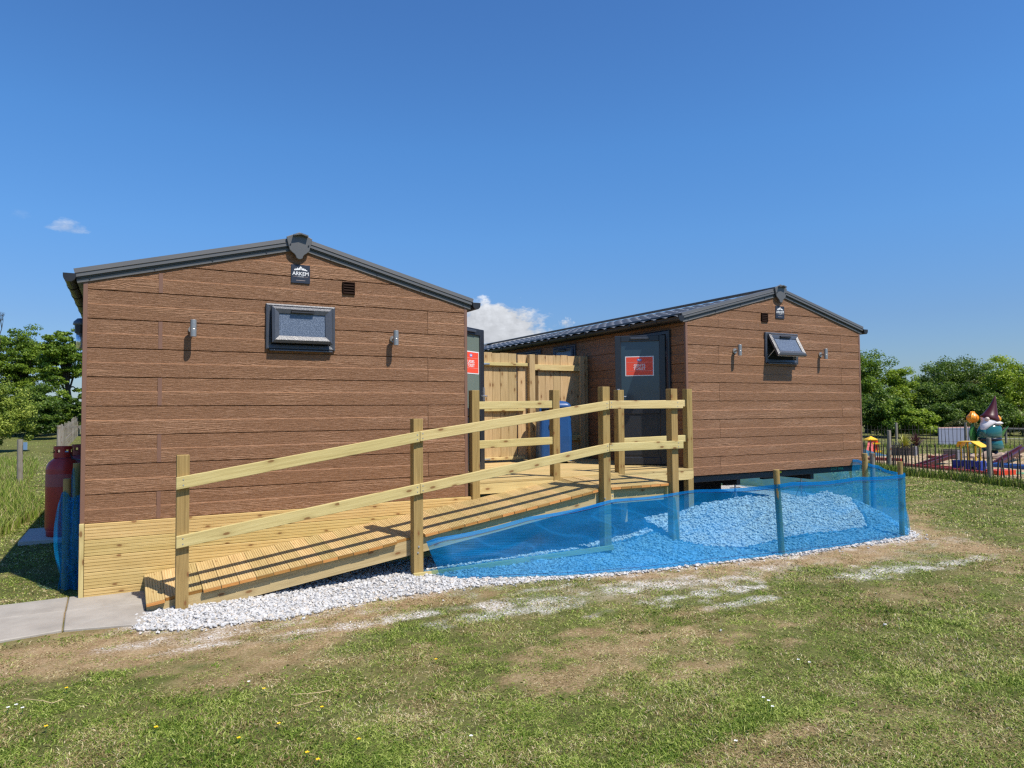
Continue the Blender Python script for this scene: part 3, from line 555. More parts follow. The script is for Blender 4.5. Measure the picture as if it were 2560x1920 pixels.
def block(name, ox, oy, dz, label, left):
    root=thing(name,(ox,oy,0),label,'toilet block','brown clad toilet blocks')
    Xv=(1,0,0);Yv=(0,1,0)
    wb=WB+dz; ht=HT+dz; apex=ht+WID/2*SL
    O=(ox,oy,0)
    clad_wall('front_wall',O,Xv,(0,-1,0),WID,wb,ht,root,True,seams=((0.600,0,0.004),(3.195,1,0.004)),dz=dz)
    clad_wall('side_wall',(ox,oy,0),Yv,(-1,0,0),LEN,wb,ht,root,False,seams=((3.9,0,0.004),(6.4,1,0.004)),dz=dz)
    clad_wall('side_wall',(ox+WID,oy,0),Yv,(1,0,0),LEN,wb,ht,root,False,seams=((2.6,0,0.004),(5.4,1,0.004)),dz=dz)
    clad_wall('rear_wall',(ox,oy+LEN,0),Xv,(0,1,0),WID,wb,ht,root,True,dz=dz)
    mb=MB(); t=0.016   # core behind the boards (shows dark in joints)
    x0,x1,y0,y1=ox+t,ox+WID-t,oy+t,oy+LEN-t
    mb.add([(x0,y0,wb),(x1,y0,wb),(x1,y0,ht),(ox+WID/2,y0,apex-0.01),(x0,y0,ht),(x0,y1,wb),(x1,y1,wb),(x1,y1,ht),(ox+WID/2,y1,apex-0.01),(x0,y1,ht)],
           [(0,1,2,3,4),(9,8,7,6,5),(0,5,6,1),(0,4,9,5),(1,6,7,2),(4,3,8,9),(3,2,7,8)]); mb.build('wall_core',DARKM,root)
    for cx in (0,1):
        for cy in (0,1):
            xx=ox+(WID-0.036 if cx else 0)-(0.004 if not cx else -0.004); yy=oy+(LEN-0.036 if cy else 0)-(0.004 if not cy else -0.004)
            mb=MB(); mb.box(xx,xx+0.036,yy,yy+0.036,wb-0.004,ht+0.030,'z'); mb.build('corner_trim',TRIM,root,bev=0.003)
    if left:
        for k in range(0,5):
            z0=2.672-0.2555*(2*k+1-1)+0.002 if k==0 else 2.672-0.2555*(2*k)+0.002
            z1=z0+0.2555-0.006 if k>0 else 2.855
            mb=MB(); mb.box(ox+0.583,ox+0.617,oy-0.0035,oy+0.004,max(z0,wb),z1,'z'); mb.build('joint_strip',TRIM,root,bev=0.001)
    # roof sheets with a pressed tile pattern
    for sgn in (-1,1):
        T=np.arange(0,1.98,0.0225); Yb=np.arange(0.0,LEN+0.01,0.0275); TT,YY=np.meshgrid(T,Yb)
        stp=(TT%0.36)/0.36; wav=np.abs(np.sin(YY*math.pi/0.235))**0.7
        hh=0.042*(1-stp)+0.024*wav
        cs=1/math.sqrt(1+SL*SL); sn=SL*cs; half=WID/2+0.135
        tt=np.minimum(TT,half/cs)
        xx=half-tt*cs-hh*sn*0; z_e=apex+0.055-half*SL
        zz=z_e+tt*sn+hh
        Vx=ox+WID/2+sgn*xx; V=np.stack([Vx,oy+YY,zz],-1).reshape(-1,3); nyy,nxx=TT.shape
        idx=np.arange(nyy*nxx).reshape(nyy,nxx); F=np.stack([idx[:-1,:-1],idx[:-1,1:],idx[1:,1:],idx[1:,:-1]],-1).reshape(-1,4)
        if sgn<0: F=F[:,::-1]
        o=npmesh('roof_sheet',V-np.array([ox,oy,0]),F,TILEM,{},smooth=False,parent=root); 
        # underside board and soffit/fascia
        mb=MB(); e=half-0.02
        xa=ox+WID/2+sgn*e; zb_=apex+0.045-e*SL
        mb.add([(xa,oy-0.02,zb_),(ox+WID/2,oy-0.02,apex+0.045),(ox+WID/2,oy+LEN+0.02,apex+0.045),(xa,oy+LEN+0.02,zb_)],[(0,1,2,3),(3,2,1,0)]); mb.build('roof_deck',BLACK,root)
        wx=ox+(WID if sgn>0 else 0); mb=MB()
        mb.box(min(wx,wx+sgn*0.045),max(wx,wx+sgn*0.045),oy-0.004 if False else oy+0.002,oy+LEN,ht-0.085 if False else ht-0.004,ht+0.125,'y'); mb.build('fascia',ANTH,root,bev=0.002)
        # gutter: half-round channel
        gx=ox+WID/2+sgn*(WID/2+0.105); gz=ht+0.048; mb=MB(); r=0.046; arc=[(math.cos(a)*r,math.sin(a)*r*1.05) for a in np.linspace(math.pi,2*math.pi,11)]
        prof=[(arc[0][0]-0.004,0.012)]+arc+[(arc[-1][0]+0.004,0.012)]+[(arc[-1][0]-0.003,0.008)]+[(x*0.93,z*0.93) for x,z in arc[::-1]]+[(arc[0][0]+0.003,0.008)]
        mb.ext([(p[0],p[1]) for p in prof],(gx,oy-0.020,gz),(0,1,0),(1,0,0),(0,0,1),LEN+0.04); gt=mb.build('gutter',BLACK,root)
        mb=MB(); mb.ext([(x*1.03,z*1.03) for x,z in arc]+[(r*1.05,0.026),(-r*1.05,0.026)],(gx,oy-0.045,gz),(0,1,0),(1,0,0),(0,0,1),0.025); mb.build('gutter_end',BLACK,gt,bev=0.002)
        yy=oy+0.42; first=None
        while yy<oy+LEN:
            if first is None:
                mb=MB(); o1=[(x*1.10,z*1.12) for x,z in arc]; i1=[(x*1.03,z*1.03) for x,z in arc]
                mb.ext([(o1[0][0],0.02)]+o1+[(o1[-1][0],0.02),(i1[-1][0],0.02)]+i1[::-1]+[(i1[0][0],0.02)],(gx,yy,gz),(0,1,0),(1,0,0),(0,0,1),0.032); first=mb.build('gutter_bracket',BLACK,gt)
            else:
                c=first.copy(); c.location=first.location+Vector((0,yy-oy-0.42,0)); C.objects.link(c); c.parent=gt
            yy+=0.575
    # verge trims
    for fy,fs in ((oy,-1),(oy+LEN,1)):
      for sgn in (-1,1):
        cs=1/math.sqrt(1+SL*SL); e0=WID/2+0.078; U=Vector((-sgn*cs,0,SL*cs)); A=Vector((-sgn*SL*cs,0,-cs)); 
        zt=apex+0.138-0.0; zt=3.3265+dz; st=Vector((ox+WID/2+sgn*e0,fy,zt-e0*SL))
        pr=[(0,0.12),(0,-0.020),(0.035,-0.024),(0.040,-0.032),(0.046,-0.025),(0.074,-0.026),(0.077,-0.009),(0.088,-0.007),(0.091,-0.009),(0.119,-0.008),(0.124,-0.015),(0.129,-0.011),(0.129,0.0),(0.02,0.0),(0.02,0.12)]
        mb=MB(); mb.ext([(a,bb*(1 if fs<0 else -1)) for a,bb in pr],st,U,A,(0,1,0),e0/cs-0.01); vt=mb.build('verge_trim',METAL,root)
        if fs<0:
            for q in (0.10,0.62,1.12,1.62):
                mb=MB(); c=st+U*q+A*0.104+Vector((0,-0.008,0)); mb.cyl(c,c+Vector((0,-0.007,0)),0.0065,0.0065,8); mb.build('screw',BLACK,vt)
    # ridge finial: shield plate
    half=[(0.0,0.034),(0.125,-0.022),(0.118,-0.062),(0.095,-0.150),(0.072,-0.172),(0.050,-0.188),(0.036,-0.205),(0.030,-0.225),(0.012,-0.237),(0,-0.238)]
    pts=half+[(-x,z) for x,z in half[::-1][1:-1]]
    mb=MB(); mb.ext(pts,(ox+WID/2-0.007,oy-0.048,3.330+dz),(0,1,0),(1,0,0),(0,0,1),0.020); fn=mb.build('ridge_finial',METAL,root,bev=0.005,seg=2)
    for sx in (-1,1):
        mb=MB(); c=Vector((ox+WID/2-0.007+sx*0.088,oy-0.048,3.235+dz)); mb.cyl(c,c+Vector((0,-0.008,0)),0.007,0.007,8); mb.build('screw',BLACK,fn)
    mb=MB(); mb.ext([(-0.07,-0.018),(0,0.0),(0.07,-0.018),(0.07,-0.032),(0,-0.014),(-0.07,-0.032)],(ox+WID/2,oy-0.09,3.336+dz+0.012),(0,1,0),(1,0,0),(0,0,1),LEN+0.18); mb.build('ridge_cap',METAL,root)
    # name plate
    pu = 1.842 if left else 1.836
    pz = 2.954+dz
    mb=MB(); mb.box(ox+pu-0.092,ox+pu+0.092,oy-0.009,oy-0.001,pz-0.092,pz+0.092,'x'); pl=mb.build('name_plate',PANELN,root,bev=0.002)
    yf=oy-0.0095
    text('ARKEM',0.050,(ox+pu,yf,pz+0.002),(1,0,0),(0,0,1),WHITE,pl,bold=0.012)
    text('LEISURE',0.0125,(ox+pu,yf,pz-0.027),(1,0,0),(0,0,1),WHITE,pl,bold=0.01,space=1.4)
    mb=MB(); mb.box(ox+pu-0.072,ox+pu-0.034,yf-0.001,yf,pz-0.028,pz-0.026); mb.box(ox+pu+0.034,ox+pu+0.072,yf-0.001,yf,pz-0.028,pz-0.026); mb.box(ox+pu-0.045,ox+pu+0.045,yf-0.001,yf,pz-0.066,pz-0.063); mb.build('emblem_lines',simple('copper_print',(0.5,0.4,0.36),0.5),pl)
    mt=[(-0.064,0.034),(-0.060,0.050),(-0.054,0.040),(-0.046,0.058),(-0.040,0.046),(-0.030,0.064),(-0.022,0.052),(0,0.078),(0.016,0.060),(0.022,0.050),(0.030,0.062),(0.038,0.048),(0.047,0.054),(0.053,0.040),(0.060,0.046),(0.066,0.032),(0.03,0.038),(0.0,0.041),(-0.03,0.038)]
    mb=MB(); mb.ext([(x,z) for x,z in mt],(ox+pu,yf-0.001,pz),(0,1,0),(1,0,0),(0,0,1),0.001)
    mb.build('emblem_mountains',WHITE,pl)
    mb=MB(); mb.ext([(0.001,0.066),(0.008,0.056),(0.003,0.050),(0.010,0.043),(0.004,0.041),(-0.003,0.050),(0.002,0.056)],(ox+pu,yf-0.0022,pz),(0,1,0),(1,0,0),(0,0,1),0.001); mb.build('emblem_crevice',PANELN,pl)
    # louvred vent
    vu=2.326 if left else 1.511; vz=2.849+dz if left else 2.901
    mb=MB(); frame_mb(mb,ox+vu-0.064,ox+vu+0.064,vz-0.064,vz+0.064,(0,oy,0),(1,0,0),(0,-1,0),0.012,-0.002,0.020); vn=mb.build('vent',VENTM,root)
    for k in range(4):
        z0=vz-0.052+k*0.0262; mb=MB(); mb.ext([(0.0,0.0),(0.016,-0.004),(0.020,-0.001),(0.006,0.024),(0.0,0.024)],(ox+vu-0.053,oy-0.001,z0),(1,0,0),(0,-1,0),(0,0,1),0.106); mb.build('louvre',VENTM,vn)
    fo=(ox,oy,0)
    if left:
        window(root,1.512,2.182,2.194,2.641,fo,Xv,(0,-1,0),5,0.062)
        wall_lamp(root,0.866,2.352,fo,Xv,(0,-1,0)); wall_lamp(root,2.800,2.345,fo,Xv,(0,-1,0))
    else:
        window(root,1.500,2.188,2.246,2.690,fo,Xv,(0,-1,0),29,0.045)
        wall_lamp(root,0.902,2.396,fo,Xv,(0,-1,0)); wall_lamp(root,2.708,2.400,fo,Xv,(0,-1,0))
    return root
LB = block('toilet_block',0,0,0,'near brown clad toilet block on timber skirting, the ladies door at its side',True)
RB = block('toilet_block',6.945,0.077,0.043,'far brown clad toilet block raised on a black chassis, its front window propped open',False)
def pane_stack(parent, O, U, Nn, w, h, glass, names=('glass',), g=(0.1,0.1,1.0,0.1), bw=0.02):
    pass
def door_leaf(parent, H, U, Nn, w, z0, z1, stile, glz, glassmat, words, pc, textsize, handle_u, side=1):
    "leaf starts at hinge H, runs along U, visible face normal Nn"
    H=Vector(H);U=Vector(U).normalized();Nn=Vector(Nn).normalized();Zv=Vector((0,0,1))
    mb=MB(); th=0.05
    def bx(u0,u1,za,zb,d0=-th,d1=0.0): mb.ob(H+U*u0+Zv*za+Nn*d0,U,Zv,Nn,u1-u0,zb-za,d1-d0)
    bx(0,stile,z0,z1); bx(w-stile,w,z0,z1); bx(stile,w-stile,z1-0.085,z1); bx(stile,w-stile,z0,z0+0.10); bx(stile,w-stile,glz-0.10,glz)
    lf=mb.build('door',ANTH,parent,bev=0.006)
    mb=MB(); mb.ob(H+U*stile+Zv*glz-Nn*0.030,U,Zv,Nn,w-2*stile,z1-0.085-glz,0.012); gl=mb.build('glass',glassmat,lf)
    mb=MB(); mb.ob(H+U*stile+Zv*(z0+0.10)-Nn*0.030,U,Zv,Nn,w-2*stile,glz-0.20-z0,0.018)
    mb.ob(H+U*(stile+0.03)+Zv*(z0+0.13)-Nn*0.014,U,Zv,Nn,w-2*stile-0.06,glz-0.26-z0,0.006); mb.build('panel',ANTH,lf,bev=0.003)
    mb=MB(); uc=w/2; mb.ob(H+U*(uc-0.13)+Zv*(z1-0.055)+Nn*0.0,U,Zv,Nn,0.26,0.030,0.022); mb.build('trickle_vent',FRAMEM,lf,bev=0.004)
    mb=MB(); c=H+U*handle_u+Zv*1.765; mb.ob(c-U*0.016-Zv*0.11,U,Zv,Nn,0.032,0.22,0.010); mb.cyl(c,c+Nn*0.05,0.009,0.009,10); mb.cyl(c+Nn*0.05,c+Nn*0.05-U*0.11*side,0.009,0.008,10); mb.build('handle',GALV,lf)
    # poster
    pu,pz=pc; pw,ph=0.395,0.278
    mb=MB(); mb.ob(H+U*(pu-pw/2)+Zv*(pz-ph/2)-Nn*0.017,U,Zv,Nn,pw,ph,0.002); mb.build('poster_border',WHITE,lf)
    mb=MB(); mb.ob(H+U*(pu-pw/2+0.013)+Zv*(pz-ph/2+0.012)-Nn*0.0148,U,Zv,Nn,pw-0.026,ph-0.024,0.0012); mb.build('poster',REDP,lf)
    Ut=U if U.cross(Zv).dot(Nn)>0 else -U
    zf=-0.0132
    for i,wd_ in enumerate(words): text(wd_,textsize,H+U*pu+Zv*(pz+0.008-0.046*i)+Nn*zf,Ut,Zv,WHITE,lf,bold=0.015)
    mb=MB(); mb.ob(H+U*(pu-pw/2+0.022)+Zv*(pz+0.052)+Nn*zf,U,Zv,Nn,pw-0.044,0.0022,0.0006); mb.ob(H+U*(pu-pw/2+0.022)+Zv*(pz-0.070)+Nn*zf,U,Zv,Nn,pw-0.044,0.0022,0.0006); mb.build('poster_rule',simple('pale_print',(0.9,0.55,0.5),0.5),lf)
    mb=MB(); c=H+U*pu+Zv*(pz+0.088)+Nn*zf; prof=[(-0.030,-0.012),(-0.034,0.004),(-0.022,0.016),(-0.012,0.012),(0,0.022),(0.012,0.012),(0.022,0.016),(0.034,0.004),(0.030,-0.012),(0.012,-0.022),(-0.012,-0.022)]
    mb.ext(prof,c,Nn,Ut,Zv,0.0008); mb.build('poster_crest',BLUEP,lf)
    mb=MB(); mb.ext([(x*0.55,z*0.5) for x,z in prof],c+Nn*0.001,Nn,Ut,Zv,0.0008); mb.build('crest_centre',WHITE,lf)
    return lf
# ladies door, folded back square to the wall of the near block
door_leaf(LB,(3.70,0.434,0),(0.8237,0.5671,0),(0.5671,-0.8237,0),0.722,0.850,2.602,0.10,1.62,DGL2,('LADIES','TOILET'),(0.410,2.175),0.052,0.695,side=1)
mb=MB(); frame_mb(mb,0.38,1.30,0.79,2.66,(3.664,0,0),(0,1,0),(1,0,0),0.05,-0.005,0.035); fr=mb.build('door_frame',ANTH,LB)
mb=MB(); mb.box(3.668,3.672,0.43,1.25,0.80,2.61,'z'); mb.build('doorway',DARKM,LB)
# gents door, standing ajar on the far block
H=Vector((6.925,0.465,0)); E_=Vector((6.40,0.93,0)); U_=(E_-H).normalized(); Nd=Vector((-U_.y,U_.x,0)); Nd = Nd if Nd.y<0 else -Nd
door_leaf(RB,H,U_,Nd,0.70,0.815,2.625,0.085,1.62,DGL,('GENTS','TOILET'),(0.360,2.194),0.052,0.655,side=1)
mb=MB(); frame_mb(mb,0.37,1.30,0.79,2.685,(6.943,0,0),(0,1,0),(-1,0,0),0.055,-0.005,0.040); mb.build('door_frame',ANTH,RB)
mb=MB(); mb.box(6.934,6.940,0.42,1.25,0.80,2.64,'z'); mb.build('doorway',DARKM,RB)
for zz in (2.36,1.60,1.0): mb=MB(); mb.cyl((6.915,0.43,zz-0.05),(6.915,0.43,zz+0.05),0.013,0.013,10); mb.build('hinge',FRAMEM,RB)
window(RB,2.72,3.42,2.245,2.69,(6.945,0,0),(0,1,0),(-1,0,0),3,0.034); window(RB,3.85,4.80,2.10,2.69,(6.945,0,0),(0,1,0),(-1,0,0),3,0.034)
mb=MB(); mb.cyl((6.93,5.0,2.52),(6.93,5.0,2.64),0.03,0.03,12); mb.build('extractor_cap',WHITE,RB)
# timber skirting on the near block
def groove_board(mb, o, U, A, B, lu, w=0.1345, t=0.028, ng=5, gd=0.005, gw=0.006, **k):
    pr=[(0,-t),(w,-t)]; top=[(w,-0.003),(w-0.003,0)]; step=w/ng
    for i in range(ng-1,0,-1):
        c=i*step; top+=[(c+gw/2,0),(c+gw/4,-gd),(c-gw/4,-gd),(c-gw/2,0)]
    top+=[(0.003,0),(0,-0.003)]
    mb.ext(pr+top,o,U,A,B,lu,**k)
mb=MB()
for k in range(5):
    zt=0.635-0.1385*k; w=min(0.1345,zt-0.006)
    groove_board(mb,(0.034,-0.032,zt-w),(1,0,0),(0,0,1),(0,-1,0),3.70,w=w,t=0.026,ng=5 if w>0.1 else 3,gw=0.006,gd=0.004)
sk=mb.build('skirting_boards',T_SKIRT,LB)
mb=MB(); mb.box(-0.006,0.030,-0.036,-0.002,0.0,0.640,'z'); mb.build('skirting_end',T_RAIL,LB,bev=0.002)
mb=MB(); mb.box(0.0,0.02,0.0,LEN,0.0,0.62,'y'); mb.box(0.02,3.64,0.002,0.02,0.0,0.62,'x'); mb.build('skirting_back',T_JOIST,LB)
# lantern on the hidden side wall of the near block
mb=MB(); mb.lathe([(0.0,0.30),(0.03,0.295),(0.062,0.262),(0.068,0.235),(0.060,0.228)],(-0.075,1.1,2.24),16); lt=mb.build('side_lantern',simple('blue_grey_cap',(0.10,0.14,0.20),0.35),LB,smooth=True)
mb=MB(); mb.lathe([(0.052,0.228),(0.050,0.150),(0.030,0.140)],(-0.075,1.1,2.24),16); mb.build('collar',BLACK,lt)
mb=MB(); mb.lathe([(0.040,0.145),(0.036,0.0),(0.012,-0.006)],(-0.075,1.1,2.24),16); mb.build('globe',CLEARG,lt,smooth=True)
mb=MB(); mb.box(-0.03,0.0,1.06,1.14,2.30,2.44); mb.build('bracket',BLACK,lt)
# chassis of the far block
def R_(x): return 6.945+x
for yy in (0.135,9.5): mb=MB(); mb.box(R_(0.0),R_(WID),yy,yy+0.04,0.585,0.682,'x'); mb.build('chassis_rail',CHAS,RB,bev=0.003)
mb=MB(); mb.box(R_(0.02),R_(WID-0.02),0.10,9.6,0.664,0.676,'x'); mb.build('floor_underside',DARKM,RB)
for xx in (1.0,2.55): mb=MB(); mb.box(R_(xx),R_(xx+0.07),0.178,9.48,0.50,0.66,'y'); mb.build('chassis_beam',CHAS,RB)
for yy in (1.6,3.6,5.6,7.6): mb=MB(); mb.box(R_(0.1),R_(WID-0.1),yy,yy+0.05,0.52,0.655,'x'); mb.build('cross_member',CHAS,RB)
for xx in (0.55,2.9):
    mb=MB(); mb.lathe([(0.16,-0.08),(0.25,-0.085),(0.28,-0.06),(0.28,0.06),(0.25,0.085),(0.16,0.08)],(R_(xx),4.6,0.28),20,axis=(1,0,0)); mb.build('wheel',BLACK,RB,smooth=False)
mb=MB(); mb.box(R_(0.25),R_(1.42),0.9,1.0,0.20,0.575,'x'); mb.build('shade_panel',DARKM,RB)  # near-black panel added to stand in for the shade under this end
mb=MB(); mb.box(R_(1.95),R_(2.30),0.55,0.62,0.50,0.582,'x'); mb.box(R_(2.6),R_(3.1),0.85,0.92,0.51,0.582,'x'); mb.build('mounting_plate',CHAS,RB)
tx=simple('green_stencil',(0.05,0.36,0.22),0.6); text('2127 ARK',0.066,(R_(3.115),0.1335,0.640),(1,0,0),(0,0,1),tx,RB,bold=0.008,space=1.12)
YL=simple('yellow_label',(0.85,0.72,0.02),0.5); OL=simple('orange_label',(0.75,0.10,0.01),0.5)
mb=MB(); mb.box(8.737,8.806,0.1325,0.1345,0.632,0.668); mb.build('yellow_label',YL,RB)
mb=MB(); mb.box(8.215,8.300,0.60,0.603,0.465,0.505); mb.build('orange_label',OL,RB)
mb=MB(); mb.box(8.312,8.392,0.60,0.603,0.467,0.503); yl=mb.build('small_yellow_label',YL,RB)
mb=MB(); mb.box(8.325,8.380,0.5985,0.5998,0.478,0.492); mb.build('label_print',DARKM,yl)
mb=MB(); mb.box(8.18,8.44,0.61,0.70,0.44,0.56); mb.build('junction_box',BLACK,RB,bev=0.01)
for (sx,rot) in ((8.10,0.2),(9.62,0.6)):
    y0=0.36 if sx<9 else 0.45
    t=thing('prop_stand',(sx,y0,0.20),'galvanised tripod prop with a crank handle under the far block'+(', nearer the ramp' if sx<9 else ', nearer the right corner'),'prop stand','tripod props under the far block')
    top=Vector((sx,y0,0.52)) if sx<9 else Vector((sx,y0,0.54))
    mb=MB(); mb.cyl((sx,y0,0.22),top,0.013,0.013,10); mb.build('screw_post',GALV,t)
    for k in range(3):
        a=rot+k*2.094; mb=MB(); mb.cyl((sx,y0,0.42),(sx+math.cos(a)*0.11,y0+math.sin(a)*0.11,0.18),0.006,0.006,6); mb.build('leg',GALV,t)
    mb=MB(); mb.cyl((sx-0.10,y0,0.44),(sx+0.10,y0,0.435),0.007,0.007,6); mb.build('crossbar',GALV,t)
    mb=MB(); mb.tube([top,top+Vector((-0.07,0,0.004)),top+Vector((-0.075,0,0.035))],0.006,6); mb.build('crank',GALV,t)
# ------------------------------------------------------------------ access ramp
def rz(s):   # ramp surface at its outer edge (y=-0.79)
    if s<=4.86: x=s-0.49; return 0.080+0.1365*x+0.0021*x*x
    return 0.728
def rb_(s):  # extra height at the inner edge (y=-0.035)
    return 0.078-0.022*min(max((s-2.5)/2.3,0),1)
ramp_t=thing('access_ramp',(2.8,-0.4,0),'new pale timber access ramp with post and rail balustrade climbing past the near block','ramp')
def surf_board(mb, s0, s1, yb=-0.790, yt=-0.036, ng=7, **k):
    p00=Vector((s0,yb,rz(s0))); p10=Vector((s1,yb,rz(s1))); p01=Vector((s0,yt,rz(s0)+rb_(s0)))
    Lv=(p01-p00); Av=(p10-p00); w=Av.length-0.0035; ln=Lv.length; Lv.normalize(); Av.normalize(); Bv=Av.cross(Lv).normalized()
    groove_board(mb,p00,Lv,Av,Bv,ln,w=w,t=0.030,ng=ng,gd=0.004,gw=0.006,**k)
    return p00,Av,Bv,w
mb=MB(); me_=MB(); s=0.490; PITCHB=0.1385; posts_s=[(0.698,0.794),(2.712,2.810),(4.896,4.994)]
while s<4.84:
    s1=min(s+PITCHB,4.86); hit=[p for p in posts_s if s<p[1]+0.008 and s1>p[0]-0.008]
    yb=-0.790+random.uniform(-0.004,0.004)
    if hit:
        yb=-0.742
    ng=7
    r=random.random(); p0,Av,Bv,w=surf_board(mb,s,s1,yb=yb,ng=ng,rnd=r)
    # sawn, preservative-stained board end
    me_.ob(p0-Vector((0,0.0015,0))-Bv*0.029+Av*0.002,Av,Bv,Vector((0,-1,0)),w-0.004,0.0245,0.002,rnd=random.random())
    s=s1
mb.build('ramp_boards',T_DECK,ramp_t); me_.build('board_ends',T_FEND,ramp_t)
mb=MB(); me_=MB(); s=5.035; yL=-0.790
while s<5.90:
    s1=min(s+0.1385,5.935); ya=-0.036
    # landing narrows to a clipped inner corner beyond the inner post
    if s>5.66: ya=-0.036-(s-5.66)/(5.93-5.66)*0.60
    z=0.728; p00=Vector((s,yL,z)); p01=Vector((s,ya,z+0.056*(ya-yL)/0.754)); Lv=(p01-p00); ln=Lv.length; Lv.normalize(); Av=Vector((1,0,0.008)).normalized(); Bv=Av.cross(Lv).normalized()
    groove_board(mb,p00,Lv,Av,Bv,ln,w=s1-s-0.0035,t=0.030,ng=7,gd=0.004,gw=0.006)
    me_.ob(p00-Vector((0,0.0015,0))-Bv*0.029+Av*0.002,Av,Bv,Vector((0,-1,0)),s1-s-0.0075,0.0245,0.002)
    s=s1
s=4.862
while s<5.03:
    s1=min(s+0.1385,5.033); z=0.728; p00=Vector((s,-0.742,z)); p01=Vector((s,-0.036,z+0.052)); Lv=(p01-p00); ln=Lv.length; Lv.normalize(); Av=Vector((1,0,0)); Bv=Av.cross(Lv).normalized()
    groove_board(mb,p00,Lv,Av,Bv,ln,w=s1-s-0.0035,t=0.030,ng=7,gd=0.004,gw=0.006); s=s1
mb.build('landing_boards',T_DECK,ramp_t); me_.build('board_ends',T_FEND,ramp_t)
def joist(y, s0, s1, hgt, name='joist', seg=12, th=0.045, dzz=0.0, m=T_JOIST):
    mb=MB(); R=[random.uniform(0,50) for _ in range(3)]
    for i in range(seg):
        a=s0+(s1-s0)*i/seg; b=s0+(s1-s0)*(i+1)/seg
        f=(y+0.79)/0.755
        za=rz(a)+rb_(a)*f-0.036+dzz; zb=rz(b)+rb_(b)*f-0.036+dzz
        la=max(za-hgt,-0.05); lb=max(zb-hgt,-0.05)
        vs=[(a,y,la),(b,y,lb),(b,y,zb),(a,y,za),(a,y+th,la),(b,y+th,lb),(b,y+th,zb),(a,y+th,za)]
        gs=[(R[0]+v[0],R[1]+v[2]-rz(v[0]),R[2]+v[1]) for v in vs]
        fs=[(0,1,2,3),(7,6,5,4),(0,4,5,1),(3,2,6,7)]
        if i==0: fs.append((0,3,7,4))
        if i==seg-1: fs.append((1,5,6,2))
        mb.add(vs,fs,gs,0.5)
    return mb.build(name,m,ramp_t)
joist(-0.745,0.497,4.895,0.142,'outer_joist'); joist(-0.40,0.6,4.85,0.142); joist(-0.095,0.6,3.6,0.142)
mb=MB(); mb.ob((0.494,-0.742,-0.04),(0,1,0),(0,0,1),(1,0,0),0.70,0.088,0.04); mb.build('toe_board',T_JOIST,ramp_t)
mb=MB(); mb.box(5.09,5.86,-0.735,-0.69,0.535,0.692,'x'); mb.build('landing_joist',T_JOIST,ramp_t,bev=0.002)
mb=MB(); mb.box(5.035,5.085,-0.765,-0.69,0.560,0.692,'z'); mb.build('joist_end',T_RAIL,ramp_t,bev=0.002)
mb=MB(); mb.box(5.84,5.868,-0.78,-0.69,0.560,0.692,'z'); mb.build('joist_end',T_RAIL,ramp_t,bev=0.002)
def post(parent,s0,yf,z0,z1,w=0.095,m=T_POST):
    mb=MB(); mb.box(s0,s0+w,yf,yf+w,z0,z1,'z'); return mb.build('post',m,parent,bev=0.004,seg=2)
PST=[(0.698,-0.05,1.242),(2.712,-0.05,1.510),(4.898,0.0,1.834),(5.868,0.0,1.819)]
for s0,z0,z1 in PST: post(ramp_t,s0,-0.840,z0,z1)
for q in ((2.76,0.310),(2.752,0.255),(4.91,0.62),(5.01,0.64)):
    mb=MB(); mb.cyl((q[0],-0.840,q[1]),(q[0],-0.848,q[1]),0.010,0.007,10); mb.build('bolt',GALV,ramp_t)
def rail(parent, pts, hgt, yf, th=0.038, m=T_RAIL, name='rail', seg=1, screws=()):
    mb=MB(); R=[random.uniform(0,50) for _ in range(3)]
    (a,za),(b,zb)=pts
    vs=[(a,yf,za-hgt),(b,yf,zb-hgt),(b,yf,zb),(a,yf,za),(a,yf+th,za-hgt),(b,yf+th,zb-hgt),(b,yf+th,zb),(a,yf+th,za)]
    sl=(zb-za)/(b-a)
    gs=[(R[0]+v[0],R[1]+v[2]-za-(v[0]-a)*sl,R[2]+v[1]) for v in vs]
    mb.add(vs,[(0,1,2,3),(7,6,5,4),(0,4,5,1),(3,2,6,7),(0,3,7,4),(1,5,6,2)],gs,random.random())
    o=mb.build(name,m,parent,bev=0.004,seg=2)
    for sx in screws:
        zc=za+(sx-a)*sl-hgt/2
        for dzz in (-0.022,0.022):
            mb=MB(); mb.cyl((sx,yf+0.001,zc+dzz),(sx,yf-0.0025,zc+dzz),0.0062,0.0050,8); mb.build('screw',GALV,o)
    return o
YR=-0.880
# two boards per run, butted at the second post; slight sag between
rail(ramp_t,[(0.693,1.066),(2.760,1.391)],0.098,YR,screws=(0.745,2.735)); rail(ramp_t,[(2.763,1.3915),(4.955,1.680)],0.094,YR,screws=(2.790,4.925))
rail(ramp_t,[(0.697,0.598),(2.760,0.900)],0.096,YR,screws=(0.745,2.735)); rail(ramp_t,[(2.763,0.9005),(4.950,1.216)],0.092,YR,screws=(2.790,4.925))
rail(ramp_t,[(4.959,1.681),(6.012,1.681)],0.090,YR,screws=(4.985,5.93)); rail(ramp_t,[(4.954,1.217),(6.008,1.217)],0.090,YR,screws=(4.985,5.93))
rail(ramp_t,[(2.700,0.072),(5.000,0.112)],0.052,-0.868,th=0.026,name='foot_rail')
